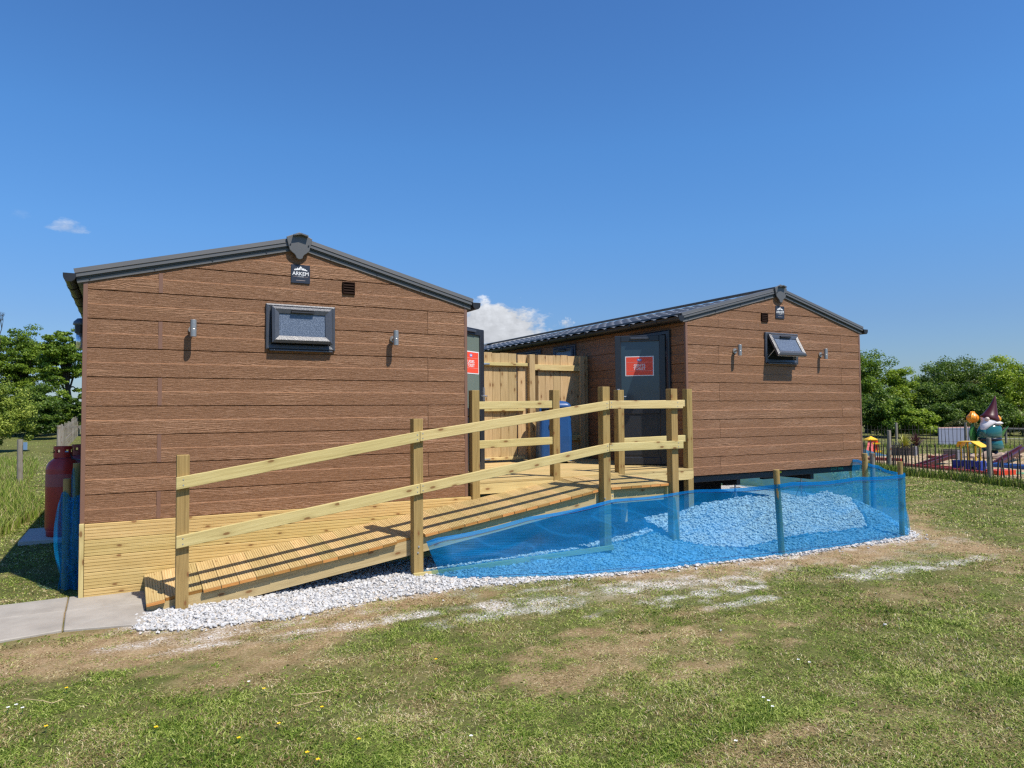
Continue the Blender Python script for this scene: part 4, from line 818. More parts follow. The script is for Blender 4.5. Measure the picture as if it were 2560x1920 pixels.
# ------------------------------------------------------------------ raised deck between the blocks
deck=thing('raised_deck',(5.3,1.2,0.79),'raised timber deck between the two blocks with four inner posts and short rails','deck')
mb=MB(); y=-0.048; DZ=0.800
while y<4.2:
    groove_board(mb,(3.69,y,DZ),(1,0,0),(0,1,0),(0,0,1),3.235,w=0.1345,t=0.028,ng=7,gd=0.0035,gw=0.005); y+=0.1385
mb.build('deck_boards',T_DECK,deck)
mb=MB(); mb.box(3.70,6.93,-0.046,-0.004,0.655,0.7705,'x'); mb.build('deck_fascia',T_RAIL,deck,bev=0.002)
mb=MB(); mb.box(5.67,5.77,-0.12,-0.03,0.02,0.655,'z'); mb.box(3.8,3.9,0.3,0.4,0.0,0.77,'z'); mb.build('deck_leg',T_JOIST,deck)
INN=[(3.694,0.55,1.811),(4.750,0.74,1.822),(5.700,0.74,1.828),(6.838,0.10,1.850)]
for s0,z0,z1 in INN: post(deck,s0,-0.055 if s0<6.8 else -0.045,z0,z1,w=0.092)
rail(deck,[(3.772,1.684),(4.76,1.695)],0.086,-0.060+0.02,screws=()); rail(deck,[(3.772,1.248),(4.76,1.268)],0.088,-0.04,screws=())
rail(deck,[(5.76,1.690),(6.845,1.705)],0.088,-0.015,screws=()); rail(deck,[(5.76,1.225),(6.845,1.24)],0.088,-0.015,screws=())
# ------------------------------------------------------------------ close-board fence and gate across the gap
fence=thing('board_fence',(5.4,2.4,0.8),'tall close-board timber fence and gate closing the gap between the two blocks','fence')
FY=2.40
def upboards(mb,s0,s1,z0,z1,y,w=0.1415,th=0.019):
    s=s0
    while s<s1-0.02:
        e=min(s+w,s1); mb.box(s+0.002,e-0.0025,y+random.uniform(0,0.004),y+th,z0+random.uniform(-.006,.006),z1+random.uniform(-.008,.008),'z'); s=e
mb=MB(); upboards(mb,3.70,4.62,0.83,2.475,FY); mb.build('fixed_boards',T_FENCE,fence)
mb=MB(); upboards(mb,4.632,5.64,0.842,2.468,FY); mb.box(5.64,5.80,FY-0.004,FY+0.02,0.842,2.45,'z'); gate=mb.build('gate',T_FENCE,fence)
for z0,z1,e in ((2.268,2.318,5.80),(1.576,1.610,5.735),(0.838,0.880,5.735)):
    mb=MB(); mb.box(4.64,e,FY-0.050,FY-0.002,z0,z1,'x'); mb.build('ledge',T_RAIL,gate,bev=0.003)
for z in (2.292,0.860):
    mb=MB(); mb.ext([(0,-0.018),(0.36,-0.008),(0.37,0),(0.36,0.008),(0,0.018)],(4.765,FY-0.0535,z),(0,-1,0),(1,0,0),(0,0,1),0.003); mb.build('strap_hinge',GALV,gate)
mb=MB(); mb.box(5.805,5.905,FY-0.085,FY+0.01,0.79,2.452,'z'); mb.build('post',T_FENCE,fence,bev=0.004)
mb=MB(); mb.box(5.912,6.005,FY,FY+0.02,1.02,2.455,'z'); mb.build('rough_board',T_DARKOLD,fence)
mb=MB(); upboards(mb,6.010,6.150,1.30,2.462,FY); upboards(mb,6.150,6.835,0.84,2.462,FY,w=0.1375); mb.build('fixed_boards',T_FENCE,fence)
mb=MB(); mb.box(5.908,6.835,FY-0.050,FY-0.003,2.212,2.302,'x'); mb.build('fence_rail',T_RAIL,fence,bev=0.003)
mb=MB(); mb.box(5.908,6.835,FY-0.050,FY-0.003,1.10,1.185,'x'); mb.build('fence_rail',T_RAIL,fence,bev=0.003)
mb=MB(); mb.box(6.765,6.85,FY-0.06,FY-0.005,0.80,2.452,'z'); mb.box(6.853,6.94,FY-0.02,FY+0.05,0.80,2.462,'z'); mb.build('post',T_FENCE,fence,bev=0.003)
# blue bin
BLU=simple('blue_plastic',(0.015,0.075,0.23),0.38,0,0.5,0.15,6,0.1)
bc=Vector((5.975,1.90,0.80)); bt=thing('litter_bin',bc,'tall blue plastic litter bin with domed hood standing before the fence','bin')
a=rad(-24); bU=Vector((math.cos(a),math.sin(a),0)); bV=Vector((-math.sin(a),math.cos(a),0))
def rr(w,d,r,n=5):
    pts=[]
    for cx,cy,a0 in ((w/2-r,d/2-r,0),(-w/2+r,d/2-r,90),(-w/2+r,-d/2+r,180),(w/2-r,-d/2+r,270)):
        for k in range(n): t=rad(a0+90*k/(n-1)); pts.append((cx+math.cos(t)*r,cy+math.sin(t)*r))
    return pts
def loft(mb, secs, c, mi=0):
    n=len(secs[0][0]); vs=[]; fs=[]
    for pts,z in secs:
        for x,y in pts: vs.append(c+bU*x+bV*y+Vector((0,0,z)))
    for k in range(len(secs)-1):
        for i in range(n): j=(i+1)%n; fs.append((k*n+i,k*n+j,(k+1)*n+j,(k+1)*n+i))
    fs.append(tuple(range(n))[::-1]); fs.append(tuple(range((len(secs)-1)*n,len(secs)*n))); mb.add(vs,fs)
mb=MB(); loft(mb,[(rr(.48,.44,.05),0.03),(rr(.49,.45,.06),0.10),(rr(.50,.46,.06),0.40),(rr(.47,.43,.06),0.70)],bc); mb.build('body',BLU,bt,smooth=False,bev=0.004)
mb=MB(); loft(mb,[(rr(.44,.40,.05),0.69),(rr(.44,.40,.05),0.82)],bc); mb.build('mouth',DARKM,bt)
for sx in (-1,1): mb=MB(); mb.ob(bc+bU*(sx*0.225-0.015)-bV*0.205+Vector((0,0,0.69)),bU,bV,(0,0,1),0.03,0.41,0.13); mb.build('pillar',BLU,bt,bev=0.005)
mb=MB(); loft(mb,[(rr(.47,.43,.06),0.80),(rr(.475,.435,.06),0.85),(rr(.44,.40,.07),0.885),(rr(.34,.31,.08),0.915),(rr(.15,.14,.05),0.93)],bc); mb.build('hood',BLU,bt,smooth=True)
fc=bc-bV*0.229+Vector((0,0,0.54))-bU*0.02; mb=MB(); n=28
ring=[(math.cos(2*math.pi*i/n),math.sin(2*math.pi*i/n)) for i in range(n)]
vs=[fc+bU*x*.085+Vector((0,0,y*.085))-bV*.003 for x,y in ring]+[fc+bU*x*.070+Vector((0,0,y*.070))-bV*.003 for x,y in ring]; mb.add(vs,[(i,(i+1)%n,(i+1)%n+n,i+n) for i in range(n)]); em=mb.build('emblem_ring',BLACK,bt)
mb=MB(); mb.ext([(-.04,-.05),(-.015,-.05),(0,-.01),(.015,-.05),(.04,-.05),(.012,.02),(.03,.03),(.03,.04),(0,.03),(-.03,.04),(-.03,.03),(-.012,.02)],fc-bV*.002,-bV,bU,(0,0,1),0.002); mb.cyl(fc+Vector((0,0,.05))-bV*.001,fc+Vector((0,0,.05))-bV*.004,.012,.012,10); mb.build('emblem_figure',BLACK,bt)
# ------------------------------------------------------------------ blue debris netting
def net_surface(name, top, bot, parent, nv=16, amp=0.02, seed=1, hem=True):
    "top/bot: polylines (x,y,z) with equal count"
    top=np.array(top,float); bot=np.array(bot,float)
    d=np.r_[0,np.cumsum(np.linalg.norm(np.diff(top[:,:2],axis=0),axis=1))]; nu=max(8,int(d[-1]/0.05)); uu=np.linspace(0,d[-1],nu)
    Tp=np.stack([np.interp(uu,d,top[:,k]) for k in range(3)],-1); Bp=np.stack([np.interp(uu,d,bot[:,k]) for k in range(3)],-1)
    t=np.linspace(0,1,nv)[None,:,None]; V=Tp[:,None,:]*(1-t)+Bp[:,None,:]*t
    U2,T2=np.meshgrid(uu,np.linspace(0,1,nv),indexing='ij'); tg=np.gradient(Tp[:,:2],axis=0); tg/=np.linalg.norm(tg,axis=1)[:,None]+1e-9; nr=np.stack([tg[:,1],-tg[:,0]],-1)
    dsp=amp*((fbm(U2*1.6+T2*2.2,T2*2.0,seed,4)-0.5)*2.4+0.35*np.sin(U2*3.1+T2*5+seed))*np.sin(np.pi*np.clip(T2,0.0,1))**0.6
    dsp=np.maximum(dsp,-0.004*np.ones_like(dsp)) if amp>0.025 else dsp
    V[...,0]+=nr[:,None,0]*dsp; V[...,1]+=nr[:,None,1]*dsp; V[...,2]+=(T2-0)*0.012*(fbm(U2*4,T2*0,seed+5,3)-0.5)
    V[...,2]+=-0.022*np.sin(np.pi*np.mod(U2,1.1)/1.1)*(1-T2)
    H=np.linalg.norm(Tp-Bp,axis=1)[:,None]*(1-T2)
    idx=np.arange(nu*nv).reshape(nu,nv); F=np.stack([idx[:-1,:-1],idx[1:,:-1],idx[1:,1:],idx[:-1,1:]],-1).reshape(-1,4)
    w=np.array(parent_world(parent)); gc=np.stack([U2,H,0*U2],-1).reshape(-1,3)
    o=npmesh(name,V.reshape(-1,3)-w,F,NET,{'gc':('FLOAT_VECTOR','POINT',gc)},smooth=True,parent=parent)
    if hem:   # doubled, rolled top edge and its cord
        k=max(2,1); h=np.minimum(1,0.042/np.maximum(np.linalg.norm(Tp-Bp,axis=1),.1))
        a=V[:,0]; b_=V[:,0]*(1-h[:,None])+V[:,-1]*h[:,None]
        V2=np.concatenate([a+np.c_[nr*0.006,0*uu+0.001],b_+np.c_[nr*0.008,0*uu]]); i=np.arange(nu-1); F2=np.stack([i,i+1,i+1+nu,i+nu],-1)
        gc2=np.concatenate([np.c_[uu,0*uu+1,0*uu],np.c_[uu,0*uu+.96,0*uu]])
        npmesh('hem',V2-w,F2,NET,{'gc':('FLOAT_VECTOR','POINT',gc2)},parent=parent)
        mb=MB(); pts=[tuple(b_[q]+np.r_[nr[q]*0.01,0]) for q in range(0,nu,3)]; mb.tube(pts,0.0028,5); mb.build('cord',CORD,parent)
        mb=MB(); pts=[tuple(V[q,-2]+np.r_[nr[q]*0.006,0.002*math.sin(q*.7)]) for q in range(0,nu,4)]; mb.tube(pts,0.0018,5); mb.build('cord',CORD,parent)
    return o
CORD=simple('dark_blue_cord',(0.01,0.035,0.13),0.6)
nf=thing('debris_netting',(6.0,-1.5,0),'translucent blue debris netting strung on round stakes round the gravel heap','netting fence')
top=[(2.83,-0.852,.350),(2.92,-0.86,.385),(4.0,-.868,.508),(4.93,-.872,.606),(5.92,-.872,.640),(6.50,-1.815,.780),(8.72,-1.80,.776)]
bot=[(2.945,-0.93,.012),(3.08,-1.06,.02),(4.0,-1.44,.022),(4.75,-1.64,.022),(5.45,-1.72,.022),(6.55,-1.84,.022),(8.72,-1.825,.022)]
net_surface('net',top,bot,nf,seed=3,amp=0.065,nv=26)
top=[(8.725,-1.80,.776),(9.20,-1.22,.78),(9.80,-.60,.79),(10.9,.75,.79),(11.4,3.0,.78),(11.5,6.0,.75)]
bot=[(8.725,-1.82,.02),(9.22,-1.24,.02),(9.83,-.62,.02),(10.95,.72,.02),(11.42,3.0,.0),(11.52,6.0,.0)]
net_surface('net',top,bot,nf,seed=9,amp=0.02)
net_surface('net',[(11.5,6.0,.72),(9,6.6,.70),(6.6,7.2,.70)],[(11.5,6.0,0),(9,6.6,0),(6.6,7.2,0)],nf,seed=12,amp=0.03,hem=False)
def stake(x,y,z0,z1,r,label,tilt=(0,0),m=T_POST,group='round stakes holding the netting',parent=None):
    mb=MB(); mb.cyl((x,y,z0),(x+tilt[0],y+tilt[1],z1),r,r*0.96,16); 
    if parent is not None: return mb.build('stake',m,parent,bev=0.003)
    return mb.build('stake',m,None,bev=0.003,**tagd(label,'stake',group))
stake(6.560,-1.775,-0.05,0.920,0.034,'',(-0.060,0.0),parent=nf); stake(8.690,-1.765,-0.05,0.915,0.031,'',parent=nf)
stake(9.80,-0.52,-0.05,0.915,0.040,'',parent=nf); stake(10.12,-0.42,-0.05,0.905,0.036,'',(0.0,0),m=T_OLD,parent=nf)
stake(9.35,5.9,-0.05,0.80,0.035,'',parent=nf); stake(9.9,3.9,-0.05,0.82,0.035,'',m=T_POST,parent=nf)
# bundle at the left corner
nl=thing('debris_netting',(-0.12,0.5,0),'blue netting gathered round two stakes at the left corner of the near block','netting')
nu,nv=44,26; th=np.linspace(0,1,nu)
U2,T2=np.meshgrid(th,np.linspace(0,1,nv),indexing='ij')
px=-0.165+0.0*U2; cx=-0.168+U2*0.155; cy=0.430-0.075*U2
bul=np.sin(np.pi*np.clip(T2*1.15,0,1))*0.055
fold=0.035*np.sin(U2*13+3*np.sin(T2*4))*(0.4+T2*0.6)+0.03*(fbm(U2*5,T2*3,5,3)-.5)+0.05*np.exp(-((U2-.62)/.12)**2)*np.exp(-((T2-.33)/.13)**2)
Vx=cx-bul*(1-U2)*1.0; Vy=cy-fold-0.02*T2; Vz=0.875-T2*0.862+0.02*np.sin(U2*9)*(1-T2)-0.05*U2*(1-T2)
V=np.stack([Vx,Vy,Vz],-1).reshape(-1,3); idx=np.arange(nu*nv).reshape(nu,nv); F=np.stack([idx[:-1,:-1],idx[1:,:-1],idx[1:,1:],idx[:-1,1:]],-1).reshape(-1,4)
gc=np.stack([U2*3,0.9-T2*0.9,0*U2],-1).reshape(-1,3)
npmesh('net',V-np.array([-0.12,0.5,0]),F,NET,{'gc':('FLOAT_VECTOR','POINT',gc)},smooth=True,parent=nl)
net_surface('net',[(-0.170,.47,.86),(-.13,.8,.90),(-.135,1.30,1.06),(-.02,1.36,1.05)],[(-0.19,.47,0.0),(-.16,.85,0.0),(-.15,1.30,.0),(-.02,1.38,0)],nl,seed=23,amp=0.05,hem=False)
net_surface('net',[(-0.05,.36,.80),(-.03,.40,.86),(-.015,.8,.95),(-.02,1.30,1.0)],[(-0.03,.34,0.0),(-.03,.4,0.0),(-.02,.8,.0),(-.02,1.3,0)],nl,seed=25,amp=0.04,hem=False)
stake(-0.128,0.455,-0.05,0.998,0.033,'',parent=nl,m=T_POST); stake(-0.098,1.320,-0.05,1.085,0.038,'',parent=nl,m=T_POST)
# ------------------------------------------------------------------ gas bottles
def gas(x,y,z0,label,mats):
    t=thing('gas_bottle',(x,y,z0),label,'gas bottle','tall red gas bottles beside the near block')
    R=0.187; pr=[(0.14,0.0),(0.165,0.0),(0.170,0.05),(R,0.075),(R,0.80)]
    mb=MB(); mb.lathe([(0.15,0.0),(0.172,0.004),(0.174,0.065),(0.18,0.075)],(x,y,z0),40); mb.build('foot_ring',mats[0],t,smooth=True)
    mb=MB(); mb.lathe([(0.175,0.070),(R,0.10),(R,0.83),(R-0.006,0.87),(R-0.03,0.925),(R-0.075,0.965),(0.09,0.985),(0.03,0.99)],(x,y,z0),48); mb.build('cylinder',mats[0],t,smooth=True)
    mb=MB(); mb.lathe([(R+0.0008,0.62),(R+0.0012,0.625),(R+0.0012,0.775),(R+0.0008,0.78)],(x,y,z0),48); mb.build('label_band',mats[1],t,smooth=True)
    n=48; ri,ro=0.100,0.106; vs=[];fs=[]; slots=[]
    for i in range(n):
        tt=2*math.pi*i/n; 
        for r in (ro,ri):
            for z in (0.985,1.045,1.085,1.125): vs.append((x+math.cos(tt)*r,y+math.sin(tt)*r,z0+z))
    for i in range(n):
        j=(i+1)%n; hole=(i%12) in (2,3,4,7,8,9)
        for k in range(3):
            if k==1 and hole: continue
            fs.append((i*8+k,j*8+k,j*8+k+1,i*8+k+1)); fs.append((i*8+4+k,i*8+5+k,j*8+5+k,j*8+4+k))
        fs.append((i*8+3,j*8+3,j*8+7,i*8+7))
    mb=MB(); mb.add(vs,fs); mb.build('collar',mats[0],t)
    mb=MB(); mb.cyl((x,y,z0+0.985),(x,y,z0+1.06),0.018,0.014,10); mb.cyl((x,y,z0+1.05),(x+0.07,y,z0+1.05),0.014,0.012,10); mb.build('valve',GALV,t)
    return t
RG=simple('red_gas_paint',(0.46,0.035,0.030),0.38,0,0.5,0.12,5); RG2=simple('faded_band',(0.40,0.10,0.10),0.5,0,0.4,0.12,9); RGD=simple('dark_red_gas_paint',(0.22,0.022,0.024),0.4)
gas(-0.372,3.573,0.050,'tall red gas bottle with a faded band, the one standing in front',(RG,RG2))
gas(-0.205,4.10,0.050,'darker red gas bottle mostly hidden behind the front one, against the block',(RGD,RGD))
mb=MB(); mb.box(-0.80,-0.05,3.28,4.4,-0.02,0.048); mb.build('paving_slab',SOCK,None,bev=0.006,**tagd('grey concrete slab under the red gas bottles','slab'))
mb=MB(); mb.box(-0.075,-0.004,2.9,3.1,1.14,1.36); rg=mb.build('gas_regulator',simple('green_box',(0.05,0.16,0.13),0.5),LB,bev=0.012)
mb=MB(); pts=[(-0.04,3.0,1.145),(-0.05,3.02,1.06),(-0.13,3.2,1.0),(-0.26,3.42,1.02),(-0.30,3.55,1.10)]; mb.tube(pts,0.010,8); mb.build('hose',BLACK,rg)
# ------------------------------------------------------------------ crazy-golf ground beyond the far block
m, nt, b = mat('tan_pebbles', rough=0.9, spec=0.2)
oc = N(nt,'ShaderNodeTexCoord').outputs['Object']; v=N(nt,'ShaderNodeTexVoronoi',inp={'Scale':16}); L(nt,oc,v.inputs['Vector'])
sp=N(nt,'ShaderNodeSeparateColor'); L(nt,v.outputs['Color'],sp.inputs[0])
c=ramp(nt,sp.outputs[0],[(0.0,(0.34,0.22,0.12)),(0.5,(0.52,0.37,0.22)),(1.0,(0.66,0.54,0.38))]); c=mixc(nt,ramp(nt,v.outputs['Distance'],[(0.4,(0,0,0)),(0.8,(0.8,0.8,0.8))]),c,(0.14,0.09,0.05))
L(nt,c,b.inputs['Base Color']); bump(nt,b,M_(nt,'SUBTRACT',1.0,v.outputs['Distance']),1.0,0.03)
mb=MB(); q=[(15.85,0.0),(16.2,1.5),(16.35,2.9),(17.1,4.0),(18.0,6.5),(19.0,10.5),(22.0,9.6),(22.7,8.0),(24.9,6.9),(27.2,5.7),(30.5,3.0),(30.5,-4),(15.2,-4)]
mb.add([(x,y,0.012+float(0)) for x,y in q],[tuple(range(len(q)))[::-1]]); mb.build('pebble_ground',m,kind='structure')
PALE=T_PALE_DARK
# near paling fence: every paling a part of its own
pf=thing('paling_fence',(16.0,1.5,0),'near cleft paling fence with thin dark uneven pales along the pebble ground','fence')
def along(line, step, jit=0.0):
    out=[]; 
    for (a,b_) in zip(line[:-1],line[1:]):
        a=np.array(a);b_=np.array(b_); l=np.linalg.norm(b_-a); n=int(l/step)
        for i in range(n): p=a+(b_-a)*(i/n); out.append((p[0]+random.uniform(-jit,jit),p[1]+random.uniform(-jit,jit)))
    return out
LINE=[(15.30,-1.9),(15.72,0.28),(16.06,1.17),(16.26,1.79),(16.35,2.88),(17.04,3.95),(17.7,5.4)]
cnt=0
for (x,y) in along(LINE,0.092,0.008):
    hgt=random.uniform(0.66,0.78) if random.random()>0.12 else random.uniform(0.38,0.62); tx,ty=random.uniform(-.035,.035),random.uniform(-.035,.035); r=random.uniform(.010,.017)
    mb=MB(); mx=random.uniform(-.012,.012); mb.cyl((x,y,-0.03),(x+tx*.5+mx,y+ty*.5+mx,hgt*.5),r*1.1,r,6,caps=False); mb.cyl((x+tx*.5+mx,y+ty*.5+mx,hgt*.5),(x+tx,y+ty,hgt-.04),r,r*.9,6,caps=False); mb.cyl((x+tx,y+ty,hgt-.04),(x+tx,y+ty,hgt),r*.9,r*.25,6); mb.build('paling',PALE,pf)
for z in (0.20,0.60):
    mb=MB(); mb.tube([(x,y,z) for x,y in LINE],0.004,4); mb.build('wire',PALE,pf)
for (x,y,z1,r) in ((16.87,3.75,1.02,.045),(15.98,0.99,0.94,.045),(15.45,-1.15,.9,.04),):
    mb=MB(); mb.cyl((x,y,-.05),(x,y,z1),r,r,12); mb.build('fence_post',T_OLD,pf,bev=0.004)
ff=thing('paling_fence',(28.5,9.5,0),'far cleft paling fence on the other side of the crazy golf, before the mown field','fence')
mb=MB(); LF=[(31.2,4.6),(30.27,7.18),(29.44,8.72),(28.26,10.1),(26.74,11.3),(24.0,13.2)]
for (x,y) in along(LF,0.125,0.01):
    hgt=random.uniform(.78,.92); tx,ty=random.uniform(-.03,.03),random.uniform(-.03,.03); mb.cyl((x,y,-.02),(x+tx,y+ty,hgt),.013,.008,5)
mb.build('palings',PALE,ff)
for z in (.22,.70): mb=MB(); mb.tube([(x,y,z) for x,y in LF],.005,4); mb.build('wire',PALE,ff)
for (x,y) in ((29.40,8.78),(27.7,10.55),(30.5,6.5)): mb=MB(); mb.cyl((x,y,-.05),(x,y,.98),.045,.045,10); mb.build('fence_post',T_OLD,ff)
# rail at the far right
t=thing('timber_rail',(33,6.5,0),'grey horizontal rail with posts behind the far paling fence at the right','rail')
p0=W(2508,1072,31); p1=W(2640,1074,29); mb=MB(); mb.cyl(p0,p1,.045,.045,8); mb.build('top_rail',T_OLD,t)
for f in (0.05,.5,.95): q=p0.lerp(p1,f); mb=MB(); mb.cyl((q.x,q.y,-.05),q,.05,.05,8); mb.build('post',T_OLD,t)
# white line in the field
mb=MB(); a=G(2120,1091.5); c_=G(2300,1096); e=G(2640,1099.5)
for p,q in ((a,c_),(c_,e)):
    d=(q-p).normalized(); n_=Vector((-d.y,d.x,0))*0.09
    mb.add([p-n_+Vector((0,0,.03)),q-n_+Vector((0,0,.03)),q+n_+Vector((0,0,.03)),p+n_+Vector((0,0,.03))],[(0,1,2,3)])
mb.build('path',simple('white_line',(0.75,0.75,0.72),0.8),kind='structure')
# screen board behind the fence
SCR=simple('lilac_screen',(0.21,0.23,0.31),0.6,var=0.15); PK=simple('pink_edge',(0.60,0.36,0.30),0.6)
p0=W(2347,1071,29.9); p1=W(2430,1074,30.6); p0.z=p1.z=0; t=thing('screen_board',p0.lerp(p1,.5),'pale lilac screen board with a pink top edge behind the far fence','board')
d=(p1-p0).normalized(); n_=Vector((-d.y,d.x,0)); mb=MB(); mb.ob(p0,d,(0,0,1),n_,(p1-p0).length,0.70,0.05); mb.build('board',SCR,t); mb=MB(); mb.ob(p0+Vector((0,0,.70)),d,(0,0,1),n_,(p1-p0).length,0.035,0.06); mb.build('edging',PK,t)
# helper frame: x to the right of the view, y away, z up
def LF_(o): return lambda x,y,z: Vector(o)+RIGHT*x+FWD*y+Vector((0,0,z))
def blob(mb, c, r, sx=1,sy=1,sz=1, n=20, k=12, shape=None):
    vs=[];fs=[]
    for i in range(k+1):
        ph=math.pi*i/k
        for j in range(n):
            t=2*math.pi*j/n; q=(math.sin(ph)*math.cos(t),math.sin(ph)*math.sin(t),-math.cos(ph))
            if shape: q=shape(*q)
            vs.append(c(q[0]*r*sx,q[1]*r*sy,q[2]*r*sz))
    for i in range(k):
        for j in range(n): jj=(j+1)%n; fs.append((i*n+j,i*n+jj,(i+1)*n+jj,(i+1)*n+j))
    mb.add(vs,fs)
def secs(mb, f, rings, n=24):
    "stack of elliptic rings (cx,cy,z,rx,ry)"
    vs=[];fs=[]
    for (cx,cy,z,rx,ry) in rings:
        for j in range(n): t=2*math.pi*j/n; vs.append(f(cx+math.cos(t)*rx,cy+math.sin(t)*ry,z))
    for i in range(len(rings)-1):
        for j in range(n): jj=(j+1)%n; fs.append((i*n+j,i*n+jj,(i+1)*n+jj,(i+1)*n+j))
    fs.append(tuple(range(n))[::-1]); fs.append(tuple(range((len(rings)-1)*n,len(rings)*n))); mb.add(vs,fs)
MAR=simple('maroon_paint',(0.060,0.008,0.011),0.38,0,0.4,0.1); TEAL=simple('glossy_teal',(0.015,0.115,0.110),0.15,0,0.8,0.25,4); TEALD=simple('dark_band',(0.008,0.012,0.03),0.3)
WBEARD=simple('white_beard',(0.72,0.70,0.70),0.45,var=0.12,sc=10,bmp=0.4); SKIN=simple('pale_flesh_paint',(0.62,0.50,0.43),0.4); NAVY=simple('dark_trouser',(0.018,0.020,0.028),0.35)
gp=Vector((23.86,5.04,0)); gn=thing('gnome_statue',gp,'large garden gnome statue with maroon pointed hat, white beard and teal coat','statue')
f=LF_(gp)
for sx in (-.12,.12): mb=MB(); secs(mb,f,[(sx,0,0.0,.13,.15),(sx,-.01,.10,.13,.15),(sx,0,.16,.10,.11),(sx,0,.34,.11,.12)]); mb.build('leg',NAVY,gn,smooth=True)
mb=MB(); secs(mb,f,[(.02,0,.24,.20,.2),(.06,0,.27,.29,.26),(.06,0,.33,.325,.28),(.05,0,.45,.31,.27),(.02,0,.55,.30,.27)]); mb.build('coat_skirt',TEAL,gn,smooth=True)
mb=MB(); secs(mb,f,[(0,0,.545,.305,.27),(0,0,.56,.325,.29),(0,0,.62,.325,.29),(0,0,.635,.30,.27)]); mb.build('belt',TEALD,gn,smooth=True)
mb=MB(); secs(mb,f,[(-.02,0,.62,.31,.28),(-.02,0,.70,.36,.30),(0,0,.86,.345,.29),(.02,0,.97,.30,.26),(.03,0,1.05,.20,.2)]); mb.build('coat',TEAL,gn,smooth=True)
mb=MB(); secs(mb,f,[(-.26,-.12,.66,.05,.06),(-.30,-.14,.80,.07,.09),(-.26,-.08,.95,.08,.10)]); mb.build('arm',TEAL,gn,smooth=True)
mb=MB(); secs(mb,f,[(-.33,-.1,.78,.03,.05),(-.25,-.12,.92,.10,.10),(-.14,-.10,1.05,.20,.17),(.0,-.04,1.16,.26,.2),(-.02,0,1.26,.23,.2),(-.03,0,1.33,.18,.17)]); mb.build('beard',WBEARD,gn,smooth=True)
mb=MB(); secs(mb,f,[(.12,-.16,1.03,.10,.06),(.13,-.18,1.08,.18,.09),(.12,-.16,1.13,.12,.06)]); mb.build('moustache',WBEARD,gn,smooth=True)
mb=MB(); blob(mb,LF_(f(-.19,-.19,1.21)),.062); mb.build('nose',SKIN,gn,smooth=True)
mb=MB(); secs(mb,f,[(.02,-.01,1.17,.262,.24),(.00,-.01,1.25,.265,.24),(.04,0,1.34,.21,.19),(.11,0,1.55,.125,.115),(.17,0,1.75,.062,.06),(.20,0,1.90,.022,.02),(.215,0,1.93,.006,.006)]); 
hat=mb.build('pointed_hat',MAR,gn,smooth=True)
# shear the brim so the hat tips to the right
for v in hat.data.vertices:
    lx=v.co.dot(RIGHT)
    if v.co.z<1.5: v.co.z-= (lx)*0.42*max(0,(1.5-v.co.z)/.33)*0.75
for (dx,dy,s_,nm) in ((-.44,.15,.12,0),(-.05,-.55,.17,1),(.35,-.42,.20,2),(-.32,-.30,.19,3),(.60,-.1,.16,4),(.15,-.62,.13,5),(.75,.3,.15,6),(-.62,-.15,.13,7)):
    q=gp+RIGHT*dx+FWD*dy; mb=MB(); sd=random.uniform(0,9)
    blob(mb,LF_((q.x,q.y,s_*.42)),s_,1.25,1,.72,10,7,shape=lambda a,b_,c_: (a*(1+.25*math.sin(5*b_+sd)),b_*(1+.2*math.cos(4*c_+sd)),c_*(1+.2*math.sin(6*a+sd))))
    mb.build('boulder',simple('pinkish_rock',(0.42,0.31,0.23),0.9,var=0.3,sc=9,bmp=0.5) if nm==0 else bpy.data.materials['pinkish_rock'],None,**tagd('rounded pinkish boulder at the foot of the gnome statue','boulder','boulders round the gnome'))
